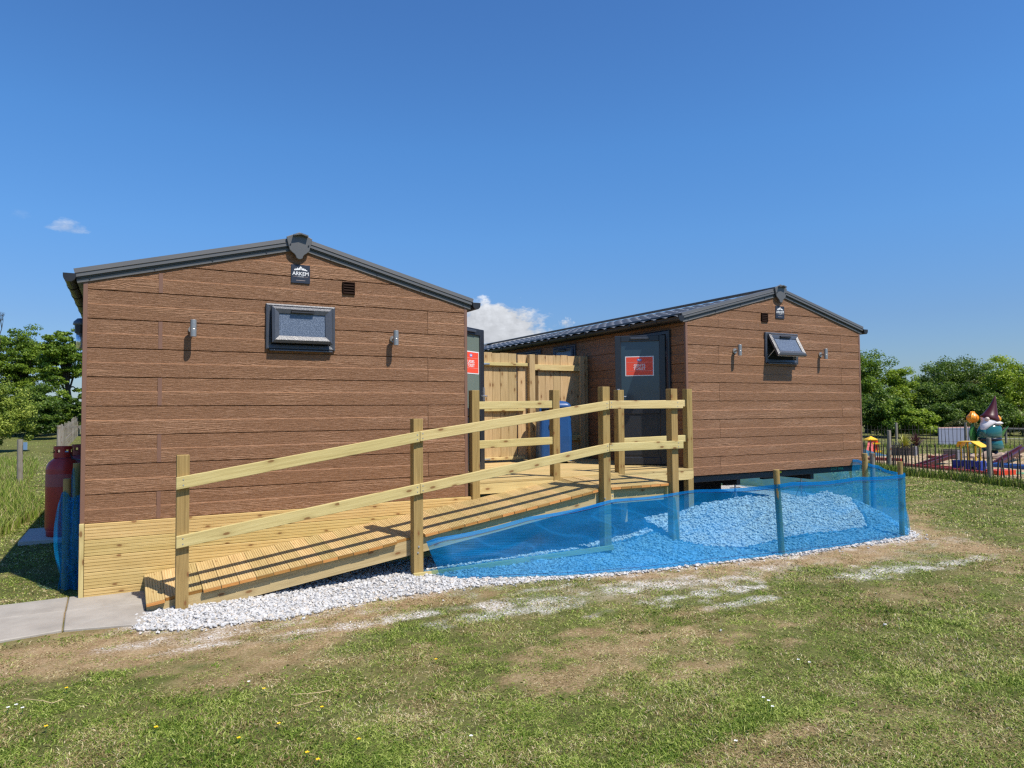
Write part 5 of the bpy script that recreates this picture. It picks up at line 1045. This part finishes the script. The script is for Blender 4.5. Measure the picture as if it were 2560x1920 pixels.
# tulips
TUL,nt,b=mat('tulip_petal',rough=0.35); oc=N(nt,'ShaderNodeTexCoord').outputs['Object']; sx_=N(nt,'ShaderNodeSeparateXYZ'); L(nt,oc,sx_.inputs[0])
L(nt,mixc(nt,noise(nt,mapped(nt,oc,(9,9,2)),1.0,3),(0.85,0.13,0.01),(0.90,0.52,0.03)),b.inputs['Base Color'])
LEAFG=simple('glossy_leaf_green',(0.04,0.17,0.035),0.35,0,0.6,0.2,5)
for k,(x,y,zc,sc_,lab) in enumerate(((-.435,.12,1.27,1.0,'orange and yellow tulip ornament with broad green leaf, left of the gnome'),(.80,.85,1.22,.8,'orange tulip ornament mostly hidden behind the gnome, its leaf showing right'))):
    q=gp+RIGHT*x+FWD*y; t=thing('tulip_ornament',(q.x,q.y,0),lab,'flower ornament','giant tulip ornaments'); f2=LF_((q.x,q.y,0))
    for a in range(6):
        aa=a*1.047+.2; ca,sa=math.cos(aa),math.sin(aa); mb=MB(); vs=[];fs=[]
        for i in range(7):
            v_=i/6; rad_=(.055+.125*math.sin(math.pi*min(v_*1.05+.08,1))**.8)*sc_*.95; z=zc-.16*sc_+.34*sc_*v_
            wdt=(.02+.085*math.sin(math.pi*(v_*.86+.06)))*sc_
            for j in range(5):
                s_=(j-2)/2; r_=rad_-abs(s_)*.02; X_=ca*r_-sa*wdt*s_; Y_=sa*r_+ca*wdt*s_; vs.append(f2(X_,Y_,z-abs(s_)*.02))
        for i in range(6):
            for j in range(4): fs.append((i*5+j,i*5+j+1,(i+1)*5+j+1,(i+1)*5+j))
        mb.add(vs,fs); pt=mb.build('petal',TUL,t,smooth=True); md=pt.modifiers.new('s','SOLIDIFY'); md.thickness=.012
    mb=MB(); mb.tube([f2(0,0,0),f2(.02,0,.5),f2(0,0,zc-.14*sc_)],.02,8); mb.build('stem',LEAFG,t)
    for (lx,rot,h0,h1,wl) in ((-.02,.15,.42,1.10,.13),(.10,1.3,.35,1.05,.10)) if k==0 else ((.10,.3,.4,1.02,.09),):
        mb=MB(); vs=[];fs=[]
        for i in range(9):
            v_=i/8; w_=wl*math.sin(math.pi*(v_*.9+.08))**.9; lean=.02+.10*v_*v_*(1 if k==0 else 2.2)
            for j in range(5):
                s_=(j-2)/2; vs.append(f2(lx*(.3+v_)+(lean if k else lean*(.2 if lx<0 else 1)-.02)+math.cos(rot)*w_*s_, -.04+math.sin(rot)*w_*s_+abs(s_)*.02, h0+(h1-h0)*v_*(1 if k==0 else .9)))
        for i in range(8):
            for j in range(4): fs.append((i*5+j,i*5+j+1,(i+1)*5+j+1,(i+1)*5+j))
        mb.add(vs,fs); lf_=mb.build('leaf',LEAFG,t,smooth=True); md=lf_.modifiers.new('s','SOLIDIFY'); md.thickness=.01
# planters
def planter(c0,c1,dep,h,lab,sec=True):
    c0=Vector(c0);c1=Vector(c1); d=(c1-c0).normalized(); n_=Vector((-d.y,d.x,0)); t=thing('planter',c0.lerp(c1,.5),lab,'planter','dark timber planters')
    PM=bpy.data.materials.get('planter_boards') or simple('planter_boards',(0.10,0.080,0.072),0.7,var=0.2,sc=20)
    ln=(c1-c0).length
    for k in range(3):
        mb=MB(); mb.ob(c0+Vector((0,0,h/3*k)),d,n_,(0,0,1),ln,.03,h/3-.008); mb.build('side_board',PM,t)
        mb=MB(); mb.ob(c0+d*(ln-.03)+n_*.03+Vector((0,0,h/3*k)),n_,d,(0,0,1),dep-.03,.03,h/3-.008); mb.build('side_board',PM,t)
    mb=MB(); mb.ob(c0+n_*dep,d,n_,(0,0,1),ln,.03,h); mb.build('back_board',PM,t)
    GP=bpy.data.materials.get('grey_corner') or simple('grey_corner',(0.42,0.42,0.44),0.7)
    for q in (c0+d*(ln-.10)-n_*.02, c0+d*(ln)-n_*.012+n_*(dep-.05)):
        mb=MB(); mb.ob(q,d,n_,(0,0,1),.09,.05,h+.01); mb.build('corner_post',GP,t)
    mb=MB(); mb.ob(c0+n_*.03+d*.01+Vector((0,0,h-.06)),d,n_,(0,0,1),ln-.05,dep-.05,.03); mb.build('soil',simple('soil',(0.10,0.07,0.045),0.95) if 'soil' not in bpy.data.materials else bpy.data.materials['soil'],t)
    return t
planter((22.59,7.43,0),(23.02,6.83,0),0.75,.31,'long dark boarded planter holding the spiky yellow and red plants')
planter((22.16,5.46,0),(22.40,5.10,0),0.6,.28,'small dark boarded planter with weeds beside the blue golf obstacle')
def spiky(c,n,ln,w,col,lab,droop=.35,sd=1):
    rg=np.random.RandomState(sd); V=[];F=[]; 
    for i in range(n):
        az=rg.rand()*6.283; el=rg.uniform(.25,1.45); l=ln*rg.uniform(.7,1.05); d=np.array([math.cos(az)*math.cos(el),math.sin(az)*math.cos(el),math.sin(el)]); side=np.array([-math.sin(az),math.cos(az),0])
        o=len(V)
        for k in range(5):
            s_=k/4; p=np.array(c)+d*l*s_+np.array([0,0,-droop*l*s_*s_*math.cos(el)]); ww=w*(1-s_)**.6*.5+.001; V+= [p-side*ww,p+side*ww]
        for k in range(4): F.append((o+2*k,o+2*k+1,o+2*k+3,o+2*k+2))
    return npmesh('spiky_plant',np.array(V),np.array(F),col,{},**tagd(lab,'plant'))
YLF,nt,b=mat('yellow_green_leaf',(0.36,0.36,0.06),0.5); RLF,nt,b=mat('bronze_leaf',(0.10,0.035,0.035),0.5)
q=W(2262,1110,23.3); spiky((q.x,q.y,.28),150,.52,.035,YLF,'spiky yellow-green plant on the left of the long planter',sd=2)
q=W(2288,1107,23.7); spiky((q.x,q.y,.28),150,.56,.035,RLF,'spiky dark red plant on the right of the long planter',sd=5)
# golf obstacles
REDW=simple('red_wood_paint',(0.30,0.030,0.022),0.5,var=0.25); BLUEW=simple('blue_wood_paint',(0.02,0.10,0.33),0.45,var=0.2); YEL=simple('yellow_paint',(0.85,0.50,0.01),0.4,var=0.05); GRN=simple('green_felt',(0.12,0.28,0.14),0.9); DBL=simple('deep_blue_paint',(0.012,0.035,0.25),0.35); PINK=simple('faded_red_slide',(0.62,0.10,0.09),0.35); ORR=simple('orange_red_paint',(0.62,0.055,0.015),0.4); LBL=simple('light_blue_paint',(0.10,0.35,0.55),0.5)
def beam(a,b_,w,h,m,lab,cat='golf edging',grp='painted edging boards of the golf lanes',z=0.0,nm='edging_board'):
    a=Vector(a);b_=Vector(b_); d=(b_-a).normalized(); n_=Vector((-d.y,d.x,0)); mb=MB(); mb.ob(a-n_*w/2+Vector((0,0,z)),d,n_,(0,0,1),(b_-a).length,w,h); return mb.build(nm,m,None,bev=.004,**tagd(lab,cat,grp))
beam((20.06,6.44,0),(20.23,5.58,0),.09,.10,REDW,'red edging board on pebbles between the long planter and the near fence')
beam((22.6,9.6,0),(20.06,6.44,0),.06,.07,REDW,'thin red edging board running back towards the slide')
beam((18.82,4.79,0),(17.84,1.98,0),.08,.085,REDW,'longest dark red edging board passing in front of the deep blue box')
beam((19.35,4.6,0),(18.9,2.35,0),.05,.05,LBL if False else REDW,'thin red edging board just behind the longest one')
beam((20.42,3.48,0),(19.5,.3,0),.10,.10,BLUEW,'blue edging board right of the deep blue box')
beam((20.9,3.5,0),(20.0,.3,0),.08,.09,BLUEW,'blue edging board farthest to the right rear')
beam((22.2,6.0,0),(22.0,5.4,0),.07,.10,REDW,'short red edging board just left of the small planter')
mb=MB(); mb.add([(18.35,2.6,.025),(18.0,1.75,.025),(18.9,1.55,.025),(19.3,2.5,.025)],[(0,1,2,3)]); mb.ob((18.0,1.75,.013),(1,0,0),(0,1,0),(0,0,1),.05,.05,.01); mb.build('golf_green',GRN,None,**tagd('small patch of green felt in front of the deep blue box','golf green'))
a=G(2497,1190); c_=G(2541,1188); d=(c_-a).normalized(); n_=Vector((-d.y,d.x,0)); n_=n_ if n_.dot(FWD)>0 else -n_
mb=MB(); mb.ob(a-d*.0,d,n_,(0,0,1),(c_-a).length,.35,.12); e_=G(2466,1187); 
mb.add([a,a+n_*.3,e_+n_*.2,e_,a+Vector((0,0,.12)),a+n_*.3+Vector((0,0,.12)),e_+n_*.2+Vector((0,0,.03)),e_+Vector((0,0,.03))],[(0,3,7,4),(4,7,6,5),(1,5,6,2),(3,2,6,7)])
mb.build('golf_ramp',ORR,None,bev=.005,**tagd('bright orange-red wedge obstacle near the paling fence at right','golf obstacle'))
# deep blue box with yellow canopy
o=Vector((18.62,3.22,0)); o2=Vector((18.67,2.67,0)); d=(o2-o).normalized(); n_=Vector((-d.y,d.x,0)); n_=n_ if n_.dot(FWD)>0 else -n_
t=thing('golf_tunnel',o.lerp(o2,.5),'deep blue tunnel box under a slanting yellow canopy on yellow posts','golf obstacle'); ln=.66
mb=MB(); pr=[(0,0),(.10,0),(.13,.09),(.20,.12),(.27,.09),(.30,0),(.40,0),(.43,.09),(.48,.12),(.55,.09),(.58,0),(ln,0),(ln,.25),(0,.25)]
mb.ext(pr,o+d*-.02,n_,d,(0,0,1),.30); mb.build('tunnel_box',DBL,t,bev=.006)
for (aa,bb,hh) in ((.17,.02,.72),(.50,.26,.66),(.22,.26,.72),(.50,.02,.64)):
    mb=MB(); mb.ob(o+d*aa+n_*bb+Vector((0,0,.25)),(0,0,1),d,n_,hh-.27,.03,.03); mb.build('canopy_post',YEL,t)
mb=MB(); pr=[(.10,.60),(.16,.73),(.46,.73),(.68,.60),(.66,.585),(.455,.71),(.17,.71),(.12,.59)]
mb.ext(pr,o-n_*.06,n_,d,(0,0,1),.42); mb.build('canopy',YEL,t)
# slide tower
o=G(2178,1134); f3=LF_((o.x,o.y,0)); t=thing('slide_tower',o,'small red slide tower with a yellow pyramid roof at the golf course','golf obstacle')
mb=MB(); mb.add([f3(-.17,-.17,.49),f3(.17,-.17,.49),f3(.17,.17,.49),f3(-.17,.17,.49),f3(0,0,.61),f3(-.15,-.15,.45),f3(.15,-.15,.45),f3(.15,.15,.45),f3(-.15,.15,.45)],[(0,1,4),(1,2,4),(2,3,4),(3,0,4),(5,8,7,6),(0,5,6,1),(1,6,7,2),(2,7,8,3),(3,8,5,0)]); mb.build('roof',YEL,t)
mb=MB(); mb.ob(f3(-.02,-.1,.0),RIGHT,FWD,(0,0,1),.22,.22,.45); mb.build('tower',ORR,t,bev=.005)
for dx in (-.22,-.09):
    mb=MB(); mb.add([f3(dx-.10,-.28,.03),f3(dx+.0,-.28,.03),f3(dx+.14,-.10,.46),f3(dx+.08,-.10,.46),f3(dx-.10,-.25,.0),f3(dx+.0,-.25,.0),f3(dx+.14,-.07,.43),f3(dx+.08,-.07,.43)],[(0,1,2,3),(7,6,5,4),(0,3,7,4),(1,5,6,2),(0,4,5,1),(3,2,6,7)]); mb.build('slide',PINK,t)
mb=MB(); mb.ob(f3(-.02,-.16,.33),RIGHT,FWD,(0,0,1),.26,.05,.05); mb.ob(f3(.02,-.2,.06),RIGHT,FWD,(0,0,1),.26,.06,.05); mb.build('ledge',YEL,t)
mb=MB(); a=G(2160,1140); mb.add([a,a+RIGHT*.75+FWD*-.3,a+RIGHT*.75+FWD*.15,a+FWD*.2,a+Vector((0,0,.22)),a+FWD*.2+Vector((0,0,.22))],[(0,1,4),(1,2,5,4),(2,3,5),(0,4,5,3)]); mb.build('blue_wedge',LBL,None,**tagd('light blue wedge ramp lying in front of the slide tower','golf obstacle'))
# perforated maroon ramps
for (a,b_,z1,lab) in ((G(2313,1168),G(2388,1160),.18,'maroon perforated ramp rising left of the deep blue box'),(G(2501,1166),G(2575,1150),.35,'maroon perforated ramp rising at the right edge')):
    d=(b_-a).normalized(); n_=Vector((-d.y,d.x,0)); n_=n_ if n_.dot(FWD)>0 else -n_; ln=(b_-a).length; mb=MB()
    t=thing('perforated_ramp',a.lerp(b_,.5),lab,'golf obstacle','maroon perforated ramps'); U=(d*ln+Vector((0,0,z1))).normalized(); Vv=U.cross(n_)*-1
    mb.ob(a+Vector((0,0,.0)),U,Vector((0,0,1)),n_,ln*1.02,.09,.05); mb.ob(a+n_*.19,U,Vector((0,0,1)),n_,ln*1.02,.09,.04); mb.build('side_rail',MAR,t)
    mb=MB(); mb.ob(a+n_*.05+Vector((0,0,.02)),U,Vector((0,0,1)),n_,ln,.015,.14); mb.build('deck',MAR,t)
    for k in range(6): mb=MB(); c=a+U*(ln*(.25+.11*k))+Vector((0,0,.05)); mb.cyl(c-n_*.001,c-n_*.003,.016,.016,8); mb.build('hole',DARKM,t)
# ------------------------------------------------------------------ left side: post, trough, old fence
t=thing('marker_post',(-1.765,12.18,0),'weathered round marker post with a small blue plate, by the long grass','post')
mb=MB(); mb.cyl((-1.765,12.18,-.05),(-1.775,12.18,1.03),.062,.058,14); mb.build('post',T_OLD,t,bev=.006)
mb=MB(); q=W(62,1109,15.9); mb.ob(q-RIGHT*.035+Vector((0,0,-.14)),RIGHT,FWD,(0,0,1),.08,.02,.17); mb.build('plate',simple('blue_plate',(0.20,0.33,0.50),0.5),t)
q=W(108,1058,60); zt=float(terrain(np.array([q.x]),np.array([q.y]))[0])
mb=MB(); mb.ob((q.x-.55,q.y,q.z),RIGHT,FWD,(0,0,1),1.15,.6,.33); mb.build('water_trough',simple('pale_trough',(0.50,0.58,0.62),0.5),None,bev=.03,**tagd('pale blue-grey trough box standing far off on the lawn','trough'))
of=thing('old_fence',(-1.0,33,0),'old grey board fence with rails running back beside the left side of the block','fence')
pA=G(150,1133); pB=W(212,1062,48); pB.z=0.62; 
n=26
for i in range(n):
    f_=i/(n-1); p=pA.lerp(pB,f_**1.3); z0=p.z; hh=random.uniform(1.02,1.22)
    d=(pB-pA); d.z=0; d.normalize(); mb=MB(); mb.ob((p.x,p.y,z0-.1),(0,0,1),d,Vector((-d.y,d.x,0)),hh+.1,.20,.025); mb.build('board',T_OLD,of)
d=(pB-pA).normalized(); nn=RIGHT*0.06-FWD*0.0
for z in (0.30,.85):
    mb=MB(); mb.ob(pA+Vector((-.05,-.05,z)),d,(0,0,1),Vector((-d.y,d.x,0)),(pB-pA).length,.09,.04); mb.build('rail',T_OLD,of)
mb=MB(); mb.cyl((pA.x-.05,pA.y-.05,-.1),(pA.x-.05,pA.y-.05,1.15),.075,.07,10); mb.build('post',T_OLD,of)
q=W(176,1069,31); mb=MB(); mb.ob((q.x-.05,q.y,q.z-.02),RIGHT,FWD,(0,0,1),1.2,.1,.1); mb.build('rail',T_OLD,of)
q=W(150,1119,30); mb=MB(); mb.ob((q.x+.9,q.y,q.z-.02),RIGHT,FWD,(0,0,1),1.2,.1,.1); mb.build('rail',T_OLD,of)
# ------------------------------------------------------------------ trees and shrubs
def leafmat(name, dark, mid, lite, tr=0.42):
    m,nt,b=mat(name,rough=0.5,spec=0.35); tn=attr(nt,'tone').outputs['Fac']
    c=ramp(nt,tn,[(0.0,dark),(0.5,mid),(1.0,lite)]); L(nt,c,b.inputs['Base Color'])
    tl=N(nt,'ShaderNodeBsdfTranslucent'); L(nt,c,tl.inputs[0]); ms=N(nt,'ShaderNodeMixShader',inp={0:tr}); L(nt,b.outputs[0],ms.inputs[1]); L(nt,tl.outputs[0],ms.inputs[2]); L(nt,ms.outputs[0],nt.nodes['Material Output'].inputs[0]); return m
LM={'dark':leafmat('dark_foliage',(0.035,0.075,0.009),(0.095,0.17,0.018),(0.25,0.34,0.045)),
    'mid':leafmat('mid_foliage',(0.06,0.12,0.010),(0.16,0.26,0.022),(0.34,0.44,0.05)),
    'lite':leafmat('fresh_foliage',(0.10,0.17,0.012),(0.25,0.36,0.025),(0.48,0.56,0.06)),
    'willow':leafmat('bushy_foliage',(0.13,0.20,0.025),(0.32,0.40,0.06),(0.55,0.60,0.13)),
    'tan':leafmat('bronze_foliage',(0.06,0.075,0.02),(0.12,0.13,0.035),(0.22,0.21,0.07))}
BARK=simple('bark',(0.045,0.038,0.030),0.9,var=0.3,sc=6,bmp=0.4)
def tree(cx, cy, z0, h, w, kind, label, cat='tree', group=None, clumps=60, leaf=0.125, per=270, base=0.25, lean=(0,0), seed=1, flat=0.6, trunk=True, dw=None, name=None, cr=0.17):
    rg=np.random.RandomState(seed); t=thing(name or ('tree' if cat=='tree' else 'bush'),(cx,cy,z0),label,cat,group); dw=dw or w
    cz=h*(base+1)/2; rzv=h*(1-base)/2
    # clump centres spread through an ellipsoid, denser near the shell
    cs=[]
    while len(cs)<clumps:
        p=rg.normal(size=3); p/=np.linalg.norm(p); r=rg.rand()**0.38*(0.86+.22*math.sin(3*math.atan2(p[1],p[0])+seed)*.6)
        if p[2]<-0.75 and rg.rand()<.6: continue
        q=p*r; cs.append((q[0]*w/2, q[1]*dw/2, cz+q[2]*rzv))
    cs=np.array(cs); cs[:,0]+=lean[0]*(cs[:,2]/h); cs[:,1]+=lean[1]*(cs[:,2]/h)
    crs=w*cr*rg.uniform(.6,1.25,len(cs)); n=len(cs)*per
    ci=np.repeat(np.arange(len(cs)),per); d=rg.normal(size=(n,3)); d/=np.linalg.norm(d,axis=1)[:,None]; rr_=rg.rand(n)**.45
    P=cs[ci]+d*(rr_*crs[ci])[:,None]*np.array([1,1,flat]); P[:,2]+=-0.10*crs[ci]*(d[:,0]**2+d[:,1]**2)
    P[:,2]=np.maximum(P[:,2],0.03)
    nrm=d*0.6+rg.normal(size=(n,3))*.55+np.array([0,0,.45]); nrm/=np.linalg.norm(nrm,axis=1)[:,None]
    a=np.cross(nrm,rg.normal(size=(n,3))); a/=np.linalg.norm(a,axis=1)[:,None]; b_=np.cross(nrm,a); s=leaf*rg.uniform(.55,1.3,n)[:,None]
    V=np.stack([P-a*s*.5,P-b_*s*.30,P+a*s*.5,P+b_*s*.30],1).reshape(-1,3); F=np.arange(n*4).reshape(n,4)
    tone=np.clip(rg.normal(.45,.17,n)+(rg.rand(len(cs))[ci]-.5)*.5,0,1)
    npmesh('crown' if cat=='tree' else 'foliage',V,F,LM[kind],{'tone':('FLOAT','POINT',np.repeat(tone,4))},parent=t)
    if trunk:
        mb=MB(); W0=Vector((cx,cy,z0)); tr=h*.024+.03; top=Vector((lean[0]*.6,lean[1]*.6,h*.6)); mid=Vector((lean[0]*.2,lean[1]*.2,h*.3))
        mb.cyl(W0+Vector((0,0,-.1)),W0+mid,tr*1.25,tr*.85,9); mb.cyl(W0+mid,W0+top,tr*.85,tr*.4,8)
        for k in range(0,min(len(cs),26)):
            c=Vector(cs[k]); s0=mid.lerp(top,rg.uniform(0,.9)); m_=s0.lerp(c,.5)+Vector((rg.normal()*.1,rg.normal()*.1,.05*h*rg.rand())); mb.cyl(W0+s0,W0+m_,tr*.34,tr*.2,6,caps=False); mb.cyl(W0+m_,W0+c,tr*.2,tr*.06,5,caps=False)
        mb.build('trunk',BARK,t)
    return t
def tree_at(px, ptop, d, wpx, kind, label, pbase=None, **k):
    z0=0.0; q=W(px,1000,d); z0=float(terrain(np.array([q.x]),np.array([q.y]))[0]); top=W(px,ptop,d).z
    return tree(q.x,q.y,z0,top-z0,wpx*d/FPX,kind,label,dw=min(wpx*d/FPX,(top-z0)*1.3),**k)
# right of the far block
gR='hedgerow trees behind the crazy golf'
tree_at(2168,868,45,150,'mid','dark round-topped tree rising straight from behind the far block corner',group=gR,seed=3,base=.1,clumps=70)
tree_at(2242,918,44,105,'lite','bright yellow-green tree just left of the tallest crown',group=gR,seed=5,base=.1,clumps=60)
tree_at(2290,935,47,95,'mid','sparse light-topped tree in the dip of the hedgerow',group=gR,seed=8,base=.12,clumps=46,per=110)
tree_at(2385,872,48,190,'dark','broadest domed dark tree of the hedgerow, above the screen board',group=gR,seed=11,base=.08,clumps=120,cr=.13)
tree_at(2330,935,43,120,'dark','shorter dark tree leaning against the left side of the broad dome',group=gR,seed=13,base=.05,clumps=60)
tree_at(2512,884,44,130,'lite','bright green tree standing right behind the gnome hat',group=gR,seed=17,base=.1,clumps=70)
tree_at(2585,890,45,130,'mid','tree cut by the right edge of the photo',group=gR,seed=19,base=.1,clumps=70)
tree_at(2460,938,46,90,'tan','brownish-green tree between the broad dome and the gnome',group=gR,seed=23,base=.08,clumps=60)
tree_at(2430,960,41,130,'dark','low dark tree in front of the broad dome',group=gR,seed=29,base=.0,clumps=60,trunk=False)
tree_at(2690,900,46,160,'dark','dark tree outside the right edge beyond the rail',group=gR,seed=31,base=.05,clumps=70)
tree_at(2085,885,47,170,'mid','hedgerow tree mostly hidden behind the right end of the far block',group=gR,seed=81,base=.05,clumps=70)
tree_at(1930,900,50,190,'dark','dark hedgerow tree hidden behind the middle of the far block',group=gR,seed=83,base=.05,clumps=70)
tree_at(1740,905,53,200,'mid','hedgerow tree hidden behind the left end of the far block',group=gR,seed=85,base=.05,clumps=70)
tree_at(2850,890,48,200,'mid','broad hedgerow tree well outside the right edge of the photo',group=gR,seed=87,base=.05,clumps=70)
gB='bushes at the foot of the hedgerow'
tree_at(2190,975,39,150,'dark','dark rounded bush below the corner tree',cat='bush',group=gB,seed=33,base=0,clumps=60,trunk=False)
tree_at(2255,1000,37,110,'mid','mid-green bush behind the spiky plants, left',cat='bush',group=gB,seed=35,base=0,clumps=46,trunk=False)
tree_at(2300,1015,36,90,'lite','small fresh green bush behind the spiky plants, right',cat='bush',group=gB,seed=37,base=0,clumps=40,trunk=False)
tree_at(2345,1000,40,110,'dark','dark bush behind the left end of the screen board',cat='bush',group=gB,seed=39,base=0,clumps=46,trunk=False)
tree_at(2410,1042,35,75,'tan','yellowish low shrub between screen board and tulip',cat='bush',group=gB,seed=41,base=0,clumps=40,trunk=False,leaf=.10)
tree_at(2500,1010,39,150,'dark','dark bush low behind the gnome',cat='bush',group=gB,seed=43,base=0,clumps=50,trunk=False)
tree_at(2600,1010,38,150,'mid','mid-green bush at the right edge behind the rail',cat='bush',group=gB,seed=45,base=0,clumps=50,trunk=False)
# left
gL='trees beyond the lawn on the left'
tree_at(52,800,46,185,'mid','spreading tree with open layered crown at the far left',group=gL,seed=51,base=.12,clumps=240,flat=.42,cr=.105,per=150,leaf=.14)
tree_at(178,802,44,135,'mid','leaning open tree half hidden by the near block corner',group=gL,seed=53,base=.33,clumps=150,flat=.42,cr=.11,per=130,lean=(-.6,0),leaf=.15)
tree_at(-60,840,43,120,'mid','tree just outside the left edge',group=gL,seed=55,base=.15,clumps=60,cr=.13)
gH='dark hedge bushes on the left'
tree_at(90,955,40,110,'dark','dark tall bush under the spreading tree',cat='bush',group=gH,seed=57,base=0,clumps=60,trunk=False)
tree_at(160,965,42,75,'mid','mid-green bush in the hedge, centre gap',cat='bush',group=gH,seed=59,base=0,clumps=50,trunk=False)
tree_at(205,975,41,60,'dark','dark bush against the near block corner',cat='bush',group=gH,seed=61,base=0,clumps=40,trunk=False)
tree_at(115,985,38,90,'dark','low dark bush beside the willow-like shrub',cat='bush',group=gH,seed=63,base=0,clumps=60,trunk=False)
tree_at(35,1000,41,150,'dark','broad dark bush low between the olive shrub and the spreading tree',cat='bush',group=gH,seed=67,base=0,clumps=70,trunk=False)
tree_at(18,958,30,125,'willow','large light olive shrub with fine leaves at the left edge of the lawn',cat='bush',seed=65,base=0,clumps=110,trunk=False,leaf=.085,per=240,flat=.9,cr=.14)
tree_at(1250,848,55,70,'mid','tree top showing above the far roof between the blocks',seed=71,base=.3,clumps=50,group=None,leaf=.14)
# bare branches at the very left
bt=thing('bare_tree',W(-8,1000,44),'leafless twigs sticking up behind the spreading tree','tree'); mb=MB(); rg=random.Random(4)
def br_(p,d,l,r,k):
    q=p+d*l; mb.cyl(p,q,r,r*.6,5,caps=False)
    if k>0:
        for _ in range(3): dd=(d+Vector((rg.uniform(-.6,.6),rg.uniform(-.3,.3),rg.uniform(-.2,.5)))).normalized(); br_(q,dd,l*rg.uniform(.55,.85),r*.6,k-1)
b0=W(-5,850,44); br_(Vector((b0.x,b0.y,b0.z-2.5)),Vector((.05,0,1)).normalized(),2.6,.06,0); br_(b0,Vector((.25,0,1)).normalized(),.75,.035,3); br_(b0,Vector((-.2,0,1)).normalized(),.6,.03,3)
mb.build('branches',BARK,bt)
# tall rough grass, left and along the paling fence
def tuft_region(name, pts, hmin, hmax, w, strawp, label, lean=.5, zf=True):
    n=len(pts); rg=np.random.RandomState(n); hh=rg.uniform(hmin,hmax,n)
    st=(rg.rand(n)<strawp)*rg.uniform(.3,.9,n); blades(name,pts,hh,w*rg.uniform(.7,1.3,n),hh*rg.uniform(.1,lean,n),st,np.clip(rg.normal(.5,.2,n),0,1),GM,kind='stuff',label=label)
n=9000; t_=np.random.rand(n); base=np.array([W(-40,1000,62)[:2]]); e_=np.array([W(240,1000,56)[:2]]); p=base+(e_-base)*t_[:,None]+np.random.normal(0,1.2,(n,2)); tuft_region('rough_grass',p,.5,1.15,.05,.45,'tall rough grass band with straw tones in front of the left hedge')
n=16000; y_=np.random.uniform(8.5,24,n); x_=np.random.uniform(-9,-1.0,n); e2=-1.95-0.12*(y_-8)-0.35*np.sin(y_*.9)
k=(x_<e2-.0)&(fbm(x_*.8,y_*.5,13,3)>.30); p=np.stack([x_[k],y_[k]],-1); tuft_region('long_grass',p,.12,.42,.014,.28,'long tufted grass round the marker post on the left')
n=15000; px_=np.random.uniform(-30,100,n); py_=np.random.uniform(1150,1345,n); k=(px_+ (py_-1165)*-.10 < 78+18*np.sin(py_*.05))&(py_<1345-px_*.55); q_=np.array([G(a,b)[:2] for a,b in zip(px_[k],py_[k])]); tuft_region('rough_grass',q_,.06,.25,.013,.30,'pale tall tufted grass at the left edge in front of the marker post')
p=np.array(along(LINE,0.0012,0.0)); p=p+np.random.normal(0,.085,p.shape)+np.array([-.06,0]); tuft_region('fence_grass',p,.06,.24,.012,.12,'long uncut grass growing through the foot of the near paling fence')
p=np.array(along(LF,0.004,0.0)); p=p+np.random.normal(0,.16,p.shape)-np.array([FWD.x,FWD.y])*.1; tuft_region('far_fence_grass',p,.06,.20,.02,.15,'uncut grass along the foot of the far paling fence')
# ------------------------------------------------------------------ small things in the turf
BUT=simple('buttercup_yellow',(0.80,0.52,0.01),0.4); DAI=simple('daisy_white',(0.80,0.80,0.76),0.5)
def flower(px,py,m,lab,cat,name,grp,r=.010):
    q=G(px,py); t=thing(name,(q.x,q.y,0),lab,cat,grp); z=.035
    mb=MB(); mb.cyl((q.x,q.y,0),(q.x,q.y,z),.0012,.0012,5); mb.build('stem',LEAFG,t)
    mb=MB()
    for k in range(5):
        a=k*1.2566; c=Vector((q.x+math.cos(a)*r*.6,q.y+math.sin(a)*r*.6,z)); U=Vector((math.cos(a),math.sin(a),.5)).normalized(); Vv=Vector((-math.sin(a),math.cos(a),0))
        mb.add([c-U*r*.5-Vv*r*.25,c-Vv*r*.55+U*r*.1,c+U*r*.55,c+Vv*r*.55+U*r*.1,c-U*r*.5+Vv*r*.25],[(0,1,2,3,4)])
    mb.build('petals',m,t)
for (px,py) in ((660,1737),(805,1784),(697,1826),(390,1836),(597,1863),(897,1866),(795,1918),(115,1833),(390,1835),(1090,1662),(166,1735),(768,1900)): flower(px,py,BUT,'yellow buttercup flower low in the foreground turf','flower','buttercup','yellow buttercups in the turf')
for (px,py) in ((1909,1760),(1922,1768),(1932,1783),(1996,1663),(2024,1670),(622,1719),(1178,1858),(1840,1871),(40,1778),(56,1786),(20,1785)): flower(px,py,DAI,'small white clover flower low in the foreground turf','flower','clover_flower','white clover flowers in the turf',.009)
ST=simple('dry_stem',(0.50,0.38,0.20),0.8)
for (pts,lab) in (([(728,1736),(770,1734),(800,1731),(832,1724)],'dry straw stem lying in the middle foreground'),([(735,1765),(760,1760),(782,1753)],'short straw stem below the longer middle one'),([(60,1747),(108,1752),(130,1758),(157,1748)],'bent dry stalk lying at the lower left')):
    mb=MB(); mb.tube([G(x,y,.022+.006*math.sin(i*2)) for i,(x,y) in enumerate(pts)],.0022,6); mb.build('dry_stem',ST,None,**tagd(lab,'straw stem'))
for (px,py,s_,lab) in ((2213,1566,.022,'white pebble lying alone in the brown patch'),(1802,1580,.020,'pale stone in the bare patch at centre right'),(1228,1505,.018,'white stone in front of the netting, centre'),(1108,1505,.016,'small white stone left of centre below the gravel')):
    q=G(px,py); stones('stone',np.array([[q.x,q.y,.012]]),np.array([s_*.55]),STM,**tagd(lab,'stone'))
